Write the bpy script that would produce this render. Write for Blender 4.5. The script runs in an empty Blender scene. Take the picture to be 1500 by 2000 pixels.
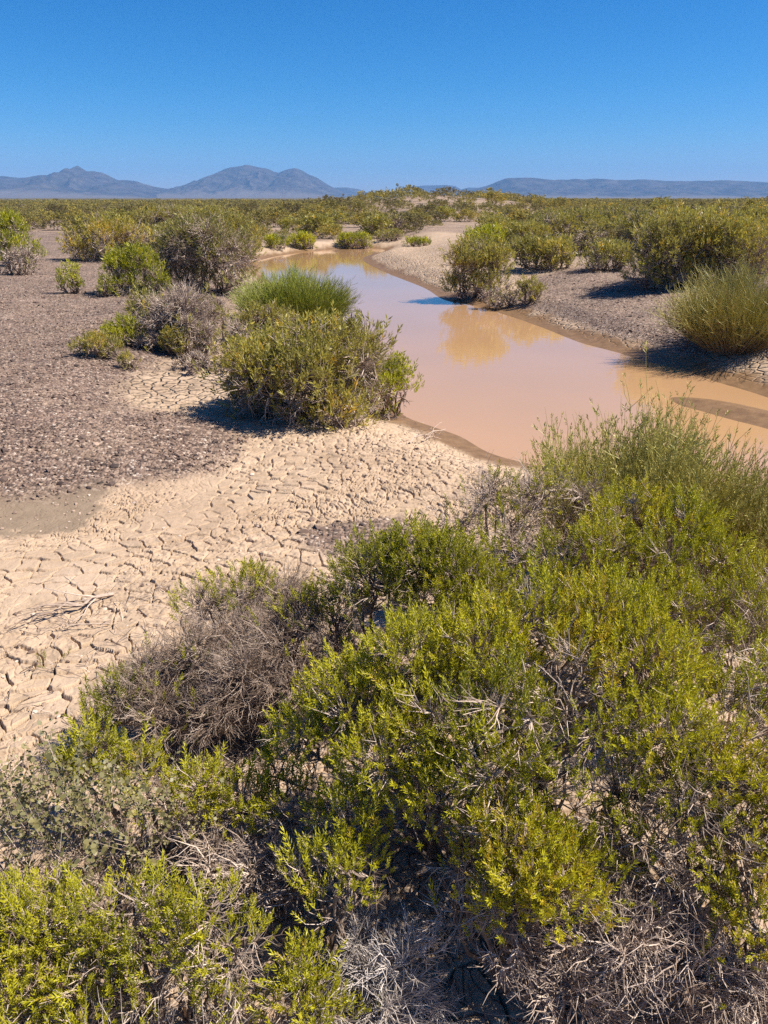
import bpy, math
import numpy as np
from mathutils import Vector

R = math.radians
SC = bpy.context.scene
COL = SC.collection

# ------------------------------------------------------------------ camera
EYE = 2.1
PITCH = math.atan(614.0 / 1500.0)
cd = bpy.data.cameras.new('camera')
cam = bpy.data.objects.new('camera', cd)
COL.objects.link(cam)
cam.location = (0, 0, EYE)
cam.rotation_euler = (math.pi / 2 - PITCH, 0, 0)
cd.sensor_fit = 'HORIZONTAL'
cd.sensor_width = 36.0
cd.lens = 36.0
cd.clip_start = 0.05
cd.clip_end = 60000
SC.camera = cam

# ------------------------------------------------------------------ light
SUN_AZ = R(91)      # clockwise from the view direction (+Y)
SUN_EL = R(52)
w = bpy.data.worlds.new('World')
SC.world = w
w.use_nodes = True
nt = w.node_tree
for n in list(nt.nodes):
    nt.nodes.remove(n)
sky = nt.nodes.new('ShaderNodeTexSky')
sky.sky_type = 'NISHITA'
sky.sun_disc = False
sky.sun_elevation = SUN_EL
sky.sun_rotation = SUN_AZ
sky.altitude = 1200
sky.air_density = 1.0
sky.dust_density = 0.25
sky.ozone_density = 3.0
bgn = nt.nodes.new('ShaderNodeBackground')
bgn.inputs['Strength'].default_value = 0.05
wo = nt.nodes.new('ShaderNodeOutputWorld')
# deeper, more saturated blue: a tone curve for each channel of the sky (scale, power, ceiling)
sp = nt.nodes.new('ShaderNodeSeparateColor')
cb = nt.nodes.new('ShaderNodeCombineColor')
nt.links.new(sky.outputs[0], sp.inputs[0])
SKY_CURVE = [(0.0549, 2.45, 12.0), (0.614, 1.22, 13.0), (1.34, 1.03, 15.0)]
for ch, (a_, g_, top_) in enumerate(SKY_CURVE):
    pw = nt.nodes.new('ShaderNodeMath'); pw.operation = 'POWER'; pw.inputs[1].default_value = g_
    mu = nt.nodes.new('ShaderNodeMath'); mu.operation = 'MULTIPLY'; mu.inputs[1].default_value = a_
    mi = nt.nodes.new('ShaderNodeMath'); mi.operation = 'MINIMUM'; mi.inputs[1].default_value = top_
    nt.links.new(sp.outputs[ch], pw.inputs[0])
    nt.links.new(pw.outputs[0], mu.inputs[0])
    nt.links.new(mu.outputs[0], mi.inputs[0])
    nt.links.new(mi.outputs[0], cb.inputs[ch])
nt.links.new(cb.outputs[0], bgn.inputs['Color'])
nt.links.new(bgn.outputs[0], wo.inputs['Surface'])

sd_ = bpy.data.lights.new('sun', 'SUN')
sd_.energy = 5.0
sd_.angle = R(0.53)
sd_.color = (1.0, 0.93, 0.82)
sun = bpy.data.objects.new('sun', sd_)
COL.objects.link(sun)
SV = Vector((math.sin(SUN_AZ) * math.cos(SUN_EL), math.cos(SUN_AZ) * math.cos(SUN_EL), math.sin(SUN_EL)))
sun.rotation_euler = SV.to_track_quat('Z', 'Y').to_euler()
sun.location = (20, 10, 30)

SC.view_settings.view_transform = 'Standard'
SC.view_settings.look = 'None'
SC.view_settings.exposure = 0.82
SC.view_settings.gamma = 1.0
SC.cycles.max_bounces = 6
SC.cycles.diffuse_bounces = 2
SC.cycles.volume_bounces = 0
SC.cycles.transparent_max_bounces = 8
SC.cycles.use_denoising = False

# ------------------------------------------------------------------ helpers
CP, SP = math.cos(PITCH), math.sin(PITCH)


def at(px, py, z=0.0):
    """the world point at height z seen at pixel (px, py) of the 1500x2000 photograph"""
    u, v = (px - 750.0) / 1500.0, (1000.0 - py) / 1500.0
    d = np.array([u, CP + v * SP, -SP + v * CP])
    t = (z - EYE) / d[2]
    return np.array([0, 0, EYE]) + d * t


def depth_of(p):
    return p[1] * CP - (p[2] - EYE) * SP


def lin(r, g, b):
    f = lambda c: (c / 255 / 12.92) if c / 255 <= 0.04045 else ((c / 255 + 0.055) / 1.055) ** 2.4
    return (f(r), f(g), f(b), 1.0)


def sstep(a, b, x):
    t = np.clip((x - a) / (b - a), 0, 1)
    return t * t * (3 - 2 * t)


def hsh(ix, iy, seed):
    h = (ix.astype(np.int64) * 374761393 + iy.astype(np.int64) * 668265263 + seed * 974634777) & 0xFFFFFFFF
    h = ((h ^ (h >> 13)) * 1274126177) & 0xFFFFFFFF
    h = ((h ^ (h >> 16)) * 2246822519) & 0xFFFFFFFF
    h = h ^ (h >> 15)
    return (h & 0xFFFFFF) / float(0x1000000)


def vnoise(x, y, seed=0):
    ix, iy = np.floor(x), np.floor(y)
    fx, fy = x - ix, y - iy
    fx, fy = fx * fx * (3 - 2 * fx), fy * fy * (3 - 2 * fy)
    a, b = hsh(ix, iy, seed), hsh(ix + 1, iy, seed)
    c, d = hsh(ix, iy + 1, seed), hsh(ix + 1, iy + 1, seed)
    return (a + (b - a) * fx) * (1 - fy) + (c + (d - c) * fx) * fy


def fbm(x, y, seed=0, oct=4):
    s, a, t = 0, 1.0, 0.0
    for k in range(oct):
        s = s + a * (vnoise(x * 2 ** k + 17.3 * k, y * 2 ** k - 9.1 * k, seed + k) - 0.5)
        t += a
        a *= 0.5
    return s / t * 2


def sdf_poly(x, y, poly):
    """signed distance to a closed polygon, negative inside"""
    d2 = np.full(x.shape, 1e12)
    inside = np.zeros(x.shape, bool)
    n = len(poly)
    for i in range(n):
        ax, ay = poly[i]
        bx, by = poly[(i + 1) % n]
        ex, ey = bx - ax, by - ay
        wx, wy = x - ax, y - ay
        t = np.clip((wx * ex + wy * ey) / (ex * ex + ey * ey + 1e-12), 0, 1)
        dx, dy = wx - ex * t, wy - ey * t
        d2 = np.minimum(d2, dx * dx + dy * dy)
        if abs(ey) > 1e-12:
            c = ((ay > y) != (by > y)) & (x < ex * (y - ay) / ey + ax)
            inside ^= c
    d = np.sqrt(d2)
    return np.where(inside, -d, d)


def smooth_closed(pts, k=4):
    p = np.array(pts, float)
    out = []
    n = len(p)
    for i in range(n):
        p0, p1, p2, p3 = p[i - 1], p[i], p[(i + 1) % n], p[(i + 2) % n]
        for j in range(k):
            t = j / k
            out.append(0.5 * ((2 * p1) + (-p0 + p2) * t + (2 * p0 - 5 * p1 + 4 * p2 - p3) * t * t + (-p0 + 3 * p1 - 3 * p2 + p3) * t ** 3))
    return np.array(out)


def new_mesh(name, V, tris=None, quads=None, mats=(), attrs=None, smooth=False, mat_idx=None):
    me = bpy.data.meshes.new(name)
    V = np.asarray(V, np.float32)
    parts, starts, off = [], [], 0
    if tris is not None and len(tris):
        tris = np.asarray(tris, np.int32)
        parts.append(tris.ravel())
        starts.append(np.arange(len(tris), dtype=np.int32) * 3)
        off = len(tris) * 3
    if quads is not None and len(quads):
        quads = np.asarray(quads, np.int32)
        parts.append(quads.ravel())
        starts.append(np.arange(len(quads), dtype=np.int32) * 4 + off)
    L = np.concatenate(parts)
    S = np.concatenate(starts)
    me.vertices.add(len(V))
    me.vertices.foreach_set('co', V.ravel())
    me.loops.add(len(L))
    me.loops.foreach_set('vertex_index', L)
    me.polygons.add(len(S))
    me.polygons.foreach_set('loop_start', S)
    if mat_idx is not None:
        me.polygons.foreach_set('material_index', np.asarray(mat_idx, np.int32))
    me.polygons.foreach_set('use_smooth', np.full(len(S), smooth, bool))
    for k, a in (attrs or {}).items():
        at_ = me.attributes.new(k, 'FLOAT', 'POINT')
        at_.data.foreach_set('value', np.asarray(a, np.float32))
    for m in mats:
        me.materials.append(m)
    me.update(calc_edges=True)
    return me


def link(name, me, parent=None, loc=None):
    o = bpy.data.objects.new(name, me)
    COL.objects.link(o)
    if parent is not None:
        o.parent = parent
    if loc is not None:
        o.location = loc
    return o


def tag(o, label=None, cat=None, group=None, kind=None):
    if label: o['label'] = label
    if cat: o['category'] = cat
    if group: o['group'] = group
    if kind: o['kind'] = kind
    return o


# ------------------------------------------------------------------ materials
def mat(name):
    m = bpy.data.materials.new(name)
    m.use_nodes = True
    t = m.node_tree
    for n in list(t.nodes):
        t.nodes.remove(n)
    out = t.nodes.new('ShaderNodeOutputMaterial')
    return m, t, out


def N(t, kind, **kw):
    n = t.nodes.new(kind)
    for k, v in kw.items():
        if hasattr(n, k):
            setattr(n, k, v)
        else:
            n.inputs[k].default_value = v
    return n


def attr(t, name):
    n = t.nodes.new('ShaderNodeAttribute')
    n.attribute_name = name
    return n.outputs['Fac']


def ramp(t, fac, stops, interp='LINEAR'):
    n = t.nodes.new('ShaderNodeValToRGB')
    n.color_ramp.interpolation = interp
    e = n.color_ramp.elements
    while len(e) < len(stops):
        e.new(0.5)
    for i, (p, c) in enumerate(stops):
        e[i].position = p
        e[i].color = c
    t.links.new(fac, n.inputs[0])
    return n.outputs['Color']


def mix(t, fac, a, b, blend='MIX'):
    n = t.nodes.new('ShaderNodeMix')
    n.data_type = 'RGBA'
    n.blend_type = blend
    for v, s in ((fac, n.inputs[0]), (a, n.inputs[6]), (b, n.inputs[7])):
        if isinstance(v, (int, float)):
            s.default_value = v
        elif isinstance(v, tuple):
            s.default_value = v
        else:
            t.links.new(v, s)
    return n.outputs[2]


def math_(t, op, a, b=0.0):
    n = t.nodes.new('ShaderNodeMath')
    n.operation = op
    for i, v in enumerate((a, b)):
        if isinstance(v, (int, float)):
            n.inputs[i].default_value = v
        else:
            t.links.new(v, n.inputs[i])
    return n.outputs[0]


def C(r, g, b):
    return (r, g, b, 1.0)


def leaf_material(name, stops, transl=0.3, rough=0.5, spec=0.5):
    m, t, out = mat(name)
    col = ramp(t, attr(t, 'tint'), stops)
    p = N(t, 'ShaderNodeBsdfPrincipled', Roughness=rough)
    p.inputs['Specular IOR Level'].default_value = spec
    t.links.new(col, p.inputs['Base Color'])
    tr = N(t, 'ShaderNodeBsdfTranslucent')
    t.links.new(col, tr.inputs['Color'])
    mx = N(t, 'ShaderNodeMixShader')
    mx.inputs[0].default_value = transl
    t.links.new(p.outputs[0], mx.inputs[1])
    t.links.new(tr.outputs[0], mx.inputs[2])
    t.links.new(mx.outputs[0], out.inputs['Surface'])
    return m


def bark_material(name, stops):
    m, t, out = mat(name)
    col = ramp(t, attr(t, 'tint'), stops)
    tc = N(t, 'ShaderNodeNewGeometry')
    nz = N(t, 'ShaderNodeTexNoise', Scale=60.0, Detail=3.0)
    t.links.new(tc.outputs['Position'], nz.inputs['Vector'])
    col = mix(t, 0.5, col, ramp(t, nz.outputs['Fac'], [(0.3, C(.55, .5, .48)), (0.7, C(1.25, 1.22, 1.2))]), 'MULTIPLY')
    p = N(t, 'ShaderNodeBsdfPrincipled', Roughness=0.85)
    p.inputs['Specular IOR Level'].default_value = 0.15
    t.links.new(col, p.inputs['Base Color'])
    t.links.new(p.outputs[0], out.inputs['Surface'])
    return m


M = {}
# tint 0..1: deep green -> fresh yellow green -> straw yellow at the end
M['green'] = leaf_material('succulent_leaf', [
    (0.0, C(.12, .145, .014)), (0.35, C(.345, .345, .020)), (0.7, C(.635, .605, .030)), (0.95, C(.72, .66, .045)), (1.0, C(.68, .54, .055))], 0.48, .42)
M['olive'] = leaf_material('olive_leaf', [
    (0.0, C(.165, .150, .055)), (0.4, C(.30, .27, .06)), (0.75, C(.43, .375, .06)), (0.92, C(.54, .43, .06)), (1.0, C(.62, .39, .04))], 0.38, .45)
M['sage'] = leaf_material('dusty_leaf', [
    (0.0, C(.145, .115, .060)), (0.4, C(.250, .215, .078)), (0.75, C(.36, .305, .080)), (0.92, C(.46, .36, .08)), (1.0, C(.54, .34, .05))], 0.33, .75, .12)
M['grey_leaf'] = leaf_material('pale_grey_leaf', [
    (0.0, C(.12, .11, .045)), (0.5, C(.21, .19, .07)), (1.0, C(.35, .29, .12))], 0.25)
M['broom'] = leaf_material('broom_stem', [
    (0.0, C(.42, .28, .19)), (0.3, C(.42, .32, .14)), (0.5, C(.36, .32, .08)), (0.8, C(.43, .385, .09)), (1.0, C(.56, .46, .12))], 0.15)
M['rush'] = leaf_material('rush_stem', [
    (0.0, C(.26, .20, .13)), (0.25, C(.24, .24, .04)), (0.6, C(.29, .33, .028)), (1.0, C(.46, .46, .05))], 0.15)
M['twig'] = bark_material('grey_twig', [
    (0.0, C(.11, .07, .045)), (0.4, C(.27, .20, .155)), (0.7, C(.50, .40, .325)), (1.0, C(.70, .58, .48))])
M['straw'] = bark_material('bleached_straw', [
    (0.0, C(.25, .20, .16)), (0.6, C(.50, .44, .39)), (1.0, C(.68, .61, .56))])


def ground_material():
    m, t, out = mat('desert_ground')
    geo = N(t, 'ShaderNodeNewGeometry')
    pos = geo.outputs['Position']

    def noise(scale, detail=4.0, rough=0.55):
        n = N(t, 'ShaderNodeTexNoise', Scale=scale, Detail=detail, Roughness=rough)
        t.links.new(pos, n.inputs['Vector'])
        return n.outputs['Fac']

    def voro(scale, out_='Color'):
        n = N(t, 'ShaderNodeTexVoronoi', Scale=scale)
        t.links.new(pos, n.inputs['Vector'])
        return n.outputs[out_]
    big, mid, fine = noise(0.9), noise(7.0, 5.0), noise(90.0, 3.0)
    # pale cream mud
    mud = ramp(t, big, [(0.25, C(.38, .275, .19)), (0.55, C(.46, .345, .245)), (0.8, C(.52, .40, .30))])
    mud = mix(t, 0.6, mud, ramp(t, mid, [(0.3, C(.72, .68, .62)), (0.7, C(1.1, 1.08, 1.06))]), 'MULTIPLY')
    mud = mix(t, 0.35, mud, ramp(t, attr(t, 'cell'), [(0.0, C(.70, .66, .62)), (1.0, C(1.18, 1.16, 1.14))]), 'MULTIPLY')
    mud = mix(t, 0.3, mud, ramp(t, fine, [(0.3, C(.75, .72, .68)), (0.7, C(1.15, 1.15, 1.15))]), 'MULTIPLY')
    # smooth grey tan silt
    silt = ramp(t, mid, [(0.3, C(.22, .16, .108)), (0.7, C(.27, .20, .137))])
    silt = mix(t, 0.5, silt, ramp(t, fine, [(0.3, C(.7, .68, .66)), (0.7, C(1.15, 1.15, 1.15))]), 'MULTIPLY')
    # gravel: each stone its own colour
    sep = N(t, 'ShaderNodeSeparateColor')
    t.links.new(voro(38.0), sep.inputs[0])
    grav = ramp(t, sep.outputs[0], [(0.0, C(.055, .040, .035)), (0.35, C(.142, .096, .075)), (0.7, C(.25, .174, .13)), (0.92, C(.34, .26, .205)), (1.0, C(.50, .42, .35))])
    grav = mix(t, 0.6, grav, ramp(t, big, [(0.3, C(.75, .73, .72)), (0.7, C(1.25, 1.2, 1.16))]), 'MULTIPLY')
    # wet brown margin
    wet = ramp(t, mid, [(0.3, C(.15, .085, .04)), (0.7, C(.235, .137, .066))])
    col = mix(t, attr(t, 'smooth'), mud, silt)
    col = mix(t, attr(t, 'gravel'), col, grav)
    col = mix(t, attr(t, 'wet'), col, wet)
    col = mix(t, attr(t, 'scrub'), col, ramp(t, noise(0.01, 6.0, .7), [(0.35, C(.085, .075, .042)), (0.7, C(.16, .125, .08))]))
    p = N(t, 'ShaderNodeBsdfPrincipled')
    p.inputs['Specular IOR Level'].default_value = 0.25
    t.links.new(col, p.inputs['Base Color'])
    rg = math_(t, 'SUBTRACT', 0.92, math_(t, 'MULTIPLY', attr(t, 'wet'), 0.35))
    t.links.new(rg, p.inputs['Roughness'])
    # bump: stones in the gravel, grain elsewhere
    h1 = math_(t, 'MULTIPLY', math_(t, 'SUBTRACT', 1.0, voro(38.0, 'Distance')), math_(t, 'MULTIPLY', attr(t, 'gravel'), 0.016))
    h2 = math_(t, 'MULTIPLY', fine, 0.003)
    h3 = math_(t, 'MULTIPLY', mid, 0.012)
    vd = N(t, 'ShaderNodeTexVoronoi', Scale=6.5)
    vd.feature = 'DISTANCE_TO_EDGE'
    t.links.new(pos, vd.inputs['Vector'])
    h4 = math_(t, 'MULTIPLY', math_(t, 'MINIMUM', math_(t, 'MULTIPLY', vd.outputs['Distance'], 7.0), 1.0), math_(t, 'MULTIPLY', attr(t, 'plates'), 0.05))
    hh = math_(t, 'ADD', math_(t, 'ADD', math_(t, 'ADD', h1, h2), h3), h4)
    b = N(t, 'ShaderNodeBump', Strength=0.9, Distance=1.0)
    t.links.new(hh, b.inputs['Height'])
    t.links.new(b.outputs[0], p.inputs['Normal'])
    t.links.new(p.outputs[0], out.inputs['Surface'])
    return m


def water_material():
    m, t, out = mat('silty_water')
    geo = N(t, 'ShaderNodeNewGeometry')
    n1 = N(t, 'ShaderNodeTexNoise', Scale=0.35, Detail=3.0)
    t.links.new(geo.outputs['Position'], n1.inputs['Vector'])
    col = ramp(t, n1.outputs['Fac'], [(0.3, C(.42, .247, .122)), (0.7, C(.46, .270, .137))])
    p = N(t, 'ShaderNodeBsdfPrincipled', Roughness=0.02, IOR=1.40)
    t.links.new(col, p.inputs['Base Color'])
    mp = N(t, 'ShaderNodeMapping')
    mp.inputs['Scale'].default_value = (5, 9, 5)
    t.links.new(geo.outputs['Position'], mp.inputs['Vector'])
    n2 = N(t, 'ShaderNodeTexNoise', Scale=1.0, Detail=3.0)
    t.links.new(mp.outputs[0], n2.inputs['Vector'])
    b = N(t, 'ShaderNodeBump', Strength=0.10, Distance=0.012)
    t.links.new(n2.outputs['Fac'], b.inputs['Height'])
    t.links.new(b.outputs[0], p.inputs['Normal'])
    t.links.new(p.outputs[0], out.inputs['Surface'])
    return m


def stone_material():
    m, t, out = mat('desert_stone')
    col = ramp(t, attr(t, 'tint'), [(0.0, C(.050, .036, .032)), (0.3, C(.132, .089, .070)), (0.65, C(.265, .182, .136)), (0.9, C(.40, .285, .21)), (1.0, C(.56, .45, .36))])
    p = N(t, 'ShaderNodeBsdfPrincipled', Roughness=0.8)
    p.inputs['Specular IOR Level'].default_value = 0.3
    t.links.new(col, p.inputs['Base Color'])
    t.links.new(p.outputs[0], out.inputs['Surface'])
    return m


def mountain_material():
    m, t, out = mat('mountain_rock')
    geo = N(t, 'ShaderNodeNewGeometry')
    n1 = N(t, 'ShaderNodeTexNoise', Scale=0.006, Detail=8.0, Roughness=0.68)
    mp = N(t, 'ShaderNodeMapping')
    mp.inputs['Scale'].default_value = (1, 1, 3.5)
    t.links.new(geo.outputs['Position'], mp.inputs['Vector'])
    t.links.new(mp.outputs[0], n1.inputs['Vector'])
    rock = ramp(t, n1.outputs['Fac'], [(0.3, C(.030, .026, .026)), (0.5, C(.070, .058, .054)), (0.8, C(.15, .12, .10))])
    col = mix(t, attr(t, 'fan'), rock, C(.15, .12, .10))
    p = N(t, 'ShaderNodeBsdfPrincipled', Roughness=0.95)
    p.inputs['Specular IOR Level'].default_value = 0.1
    t.links.new(col, p.inputs['Base Color'])
    t.links.new(p.outputs[0], out.inputs['Surface'])
    return m


M['ground'] = ground_material()
M['water'] = water_material()
M['stone'] = stone_material()
M['mountain'] = mountain_material()

# ------------------------------------------------------------------ the shape of the land
ZW = -0.30
WATER_PX = [(740, 486), (752, 490), (718, 499), (708, 508), (735, 524), (772, 540), (830, 563), (868, 586), (930, 598), (1000, 619), (1062, 641),
            (1130, 668), (1200, 687), (1262, 706), (1330, 722), (1400, 746), (1500, 773), (1700, 835), (2000, 920),
            (2000, 1130), (1700, 1030), (1500, 968), (1400, 955), (1280, 945), (1130, 925), (1030, 905), (955, 884), (900, 853), (850, 835), (795, 815),
            (770, 790), (735, 740), (700, 690), (640, 630), (560, 570), (495, 530), (487, 518), (510, 508), (560, 497), (640, 488), (700, 485)]
WATER = smooth_closed([at(x, y, ZW)[:2] for x, y in WATER_PX], 4)
BAR = smooth_closed([at(x, y, ZW)[:2] for x, y in [(1312, 776), (1370, 778), (1430, 787), (1500, 803), (1640, 838), (1640, 880), (1500, 838), (1430, 820), (1370, 803), (1325, 790)]], 4)
px = lambda pts, z=0.1: np.array([at(x, y, z)[:2] for x, y in pts])
GRAVEL_A = smooth_closed(px([(-900, 452), (128, 454), (230, 470), (330, 500), (420, 545), (425, 590), (400, 640), (330, 690), (255, 730), (236, 765), (290, 788), (380, 802), (440, 820),
                             (438, 850), (395, 890), (330, 912), (240, 928), (120, 938), (0, 944), (-250, 952), (-900, 958)]), 3)
SILT_A = smooth_closed(px([(-600, 966), (0, 948), (120, 940), (235, 930), (222, 980), (205, 1010), (150, 1034), (60, 1040), (-600, 1046)], 0.02), 3)
GRAVEL_B = smooth_closed(px([(612, 1035), (650, 1015), (735, 1006), (800, 1010), (800, 1060), (700, 1085), (622, 1070)], 0.05), 3)
GRAVEL_C = smooth_closed(px([(985, 562), (1040, 535), (1130, 522), (1290, 515), (1500, 500), (1800, 500), (1800, 640), (1500, 622), (1400, 640), (1330, 645), (1255, 628), (1160, 602), (1060, 578), (1000, 566)], 0.25), 3)
WASH = smooth_closed(px([(500, 512), (520, 485), (560, 470), (640, 470), (740, 476), (800, 470), (850, 462), (900, 455), (915, 447), (950, 446), (940, 456), (900, 478), (870, 500), (880, 560),
                         (820, 560), (720, 520), (700, 500), (600, 492)], 0.0), 3)


def zones(x, y):
    """masks of the ground types"""
    n = fbm(x * 1.3, y * 1.3, 5)
    n2 = fbm(x * 6, y * 6, 9)
    wob = 0.22 * n + 0.10 * n2
    s = {}
    sw = np.minimum(sdf_poly(x, y, WATER), 60)
    sw = np.maximum(sw, -sdf_poly(x, y, BAR)) if BAR is not None else sw
    s['sw'] = sw
    ga = sdf_poly(x, y, GRAVEL_A)
    gc = sdf_poly(x, y, GRAVEL_C)
    gb = sdf_poly(x, y, GRAVEL_B)
    s['ga'], s['gc'] = ga, gc
    g = np.maximum(sstep(0.28, -0.22, ga + wob), sstep(0.3, -0.3, gc + wob * 1.3))
    g = np.maximum(g, sstep(0.06, -0.06, gb + 0.5 * wob) * 0.9)
    wash = sstep(1.2, -0.8, sdf_poly(x, y, WASH) + 2.5 * wob)
    dist = np.hypot(x, y)
    plain = sstep(22, 34, y + 3 * n) * sstep(1.2, 3.5, sw) * (1 - wash)
    right_bank = sstep(4.4, 6.0, sw + 2 * wob) * (x > 2) * sstep(6, 9, y)
    left_rest = sstep(-2.0, -3.6, x + wob) * sstep(12, 14, y) * sstep(1.2, 2.0, sw + wob)
    g = np.maximum(g, np.maximum(plain, np.maximum(right_bank, left_rest)) * (0.72 + 0.28 * n))
    s['gravel'] = np.clip(g * sstep(0.35, 0.7, sw) * (0.96 + 0.3 * np.minimum(fbm(x * 2.1, y * 2.1, 131, 3) + .1, .15)), 0, 1)
    s['smooth'] = sstep(0.07, -0.07, sdf_poly(x, y, SILT_A) + wob * 1.1 + 0.10 * fbm(x * 16, y * 16, 141, 3))
    s['bar'] = sstep(0.25, 0.05, sdf_poly(x, y, BAR))
    s['wet'] = np.maximum(sstep(0.58, 0.30, sw + 0.34 * n + 0.08 * n2), s['bar'])
    s['n'] = n
    return s


def height(x, y, s=None):
    x, y = np.asarray(x, float), np.asarray(y, float)
    if s is None:
        s = zones(x, y)
    sw = s['sw']
    n = s['n']
    ins = -0.30 - np.minimum(0.2, 0.16 * np.maximum(-sw, 0))
    edge = np.maximum(sw, 0)
    right = sstep(0.5, 3, x) * sstep(6.5, 9, y)
    rise = 0.06 * np.minimum(edge, 0.4) / 0.4 + 0.24 * sstep(0.25, 1.3, edge)
    h = np.where(sw < 0, ins, -0.30 + rise)
    h = h + right * (0.30 * sstep(1.2, 4.5, edge))
    h = h + 0.16 * sstep(0.5, -1.2, s['ga'])
    h = h + np.where(edge > 0, 1, 0) * (0.05 * fbm(x * .5, y * .5, 21) * sstep(0.3, 2, edge) + 0.018 * n * sstep(0.1, 0.6, edge))
    far = sstep(20, 60, y)
    h = h + far * sstep(2, 8, edge) * (0.02 + 0.22 * fbm(x * .03, y * .03, 33))
    # the low sandy rise in the middle distance
    h = h + 2.4 * np.exp(-((x - 6) / 17.0) ** 2 - ((y - 112) / 26.0) ** 2) * (0.85 + 0.3 * fbm(x * .05, y * .05, 44))
    h = h + 0.9 * np.exp(-((x - 75) / 22.0) ** 2 - ((y - 140) / 30.0) ** 2)
    # hummocks of blown sand under the near bushes
    h = h + 0.10 * np.exp(-((x - 0.55) / 1.1) ** 2 - ((y - 2.2) / 0.9) ** 2)
    h = h + 0.10 * np.exp(-((x - 6.4) / 1.0) ** 2 - ((y - 9.6) / 0.8) ** 2)
    return h


def hgt(x, y):
    return float(height(np.array([x]), np.array([y]))[0])


def on_ground(px_, py_):
    z = 0.0
    for _ in range(6):
        p = at(px_, py_, z)
        z = 0.5 * z + 0.5 * hgt(p[0], p[1])
    p = at(px_, py_, z)
    return np.array([p[0], p[1], hgt(p[0], p[1])])


def voronoi(x, y, seed, jit=0.85):
    ix, iy = np.floor(x), np.floor(y)
    best = np.full(x.shape, 1e9)
    rx, ry = np.zeros(x.shape), np.zeros(x.shape)
    cid = np.zeros(x.shape)
    cells = []
    for a in (-1, 0, 1):
        for b in (-1, 0, 1):
            jx, jy = ix + a, iy + b
            cx = jx + 0.5 + jit * (hsh(jx, jy, seed) - 0.5) - x
            cy = jy + 0.5 + jit * (hsh(jx, jy, seed + 7) - 0.5) - y
            cells.append((cx, cy))
            d = cx * cx + cy * cy
            m_ = d < best
            best = np.where(m_, d, best)
            rx, ry = np.where(m_, cx, rx), np.where(m_, cy, ry)
            cid = np.where(m_, hsh(jx, jy, seed + 13), cid)
    e = np.full(x.shape, 1e9)
    for cx, cy in cells:
        dx, dy = cx - rx, cy - ry
        l = np.sqrt(dx * dx + dy * dy)
        v = np.where(l > 1e-5, ((cx + rx) * dx + (cy + ry) * dy) * 0.5 / np.maximum(l, 1e-5), 1e9)
        e = np.minimum(e, v)
    return e, rx, ry, cid


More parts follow.
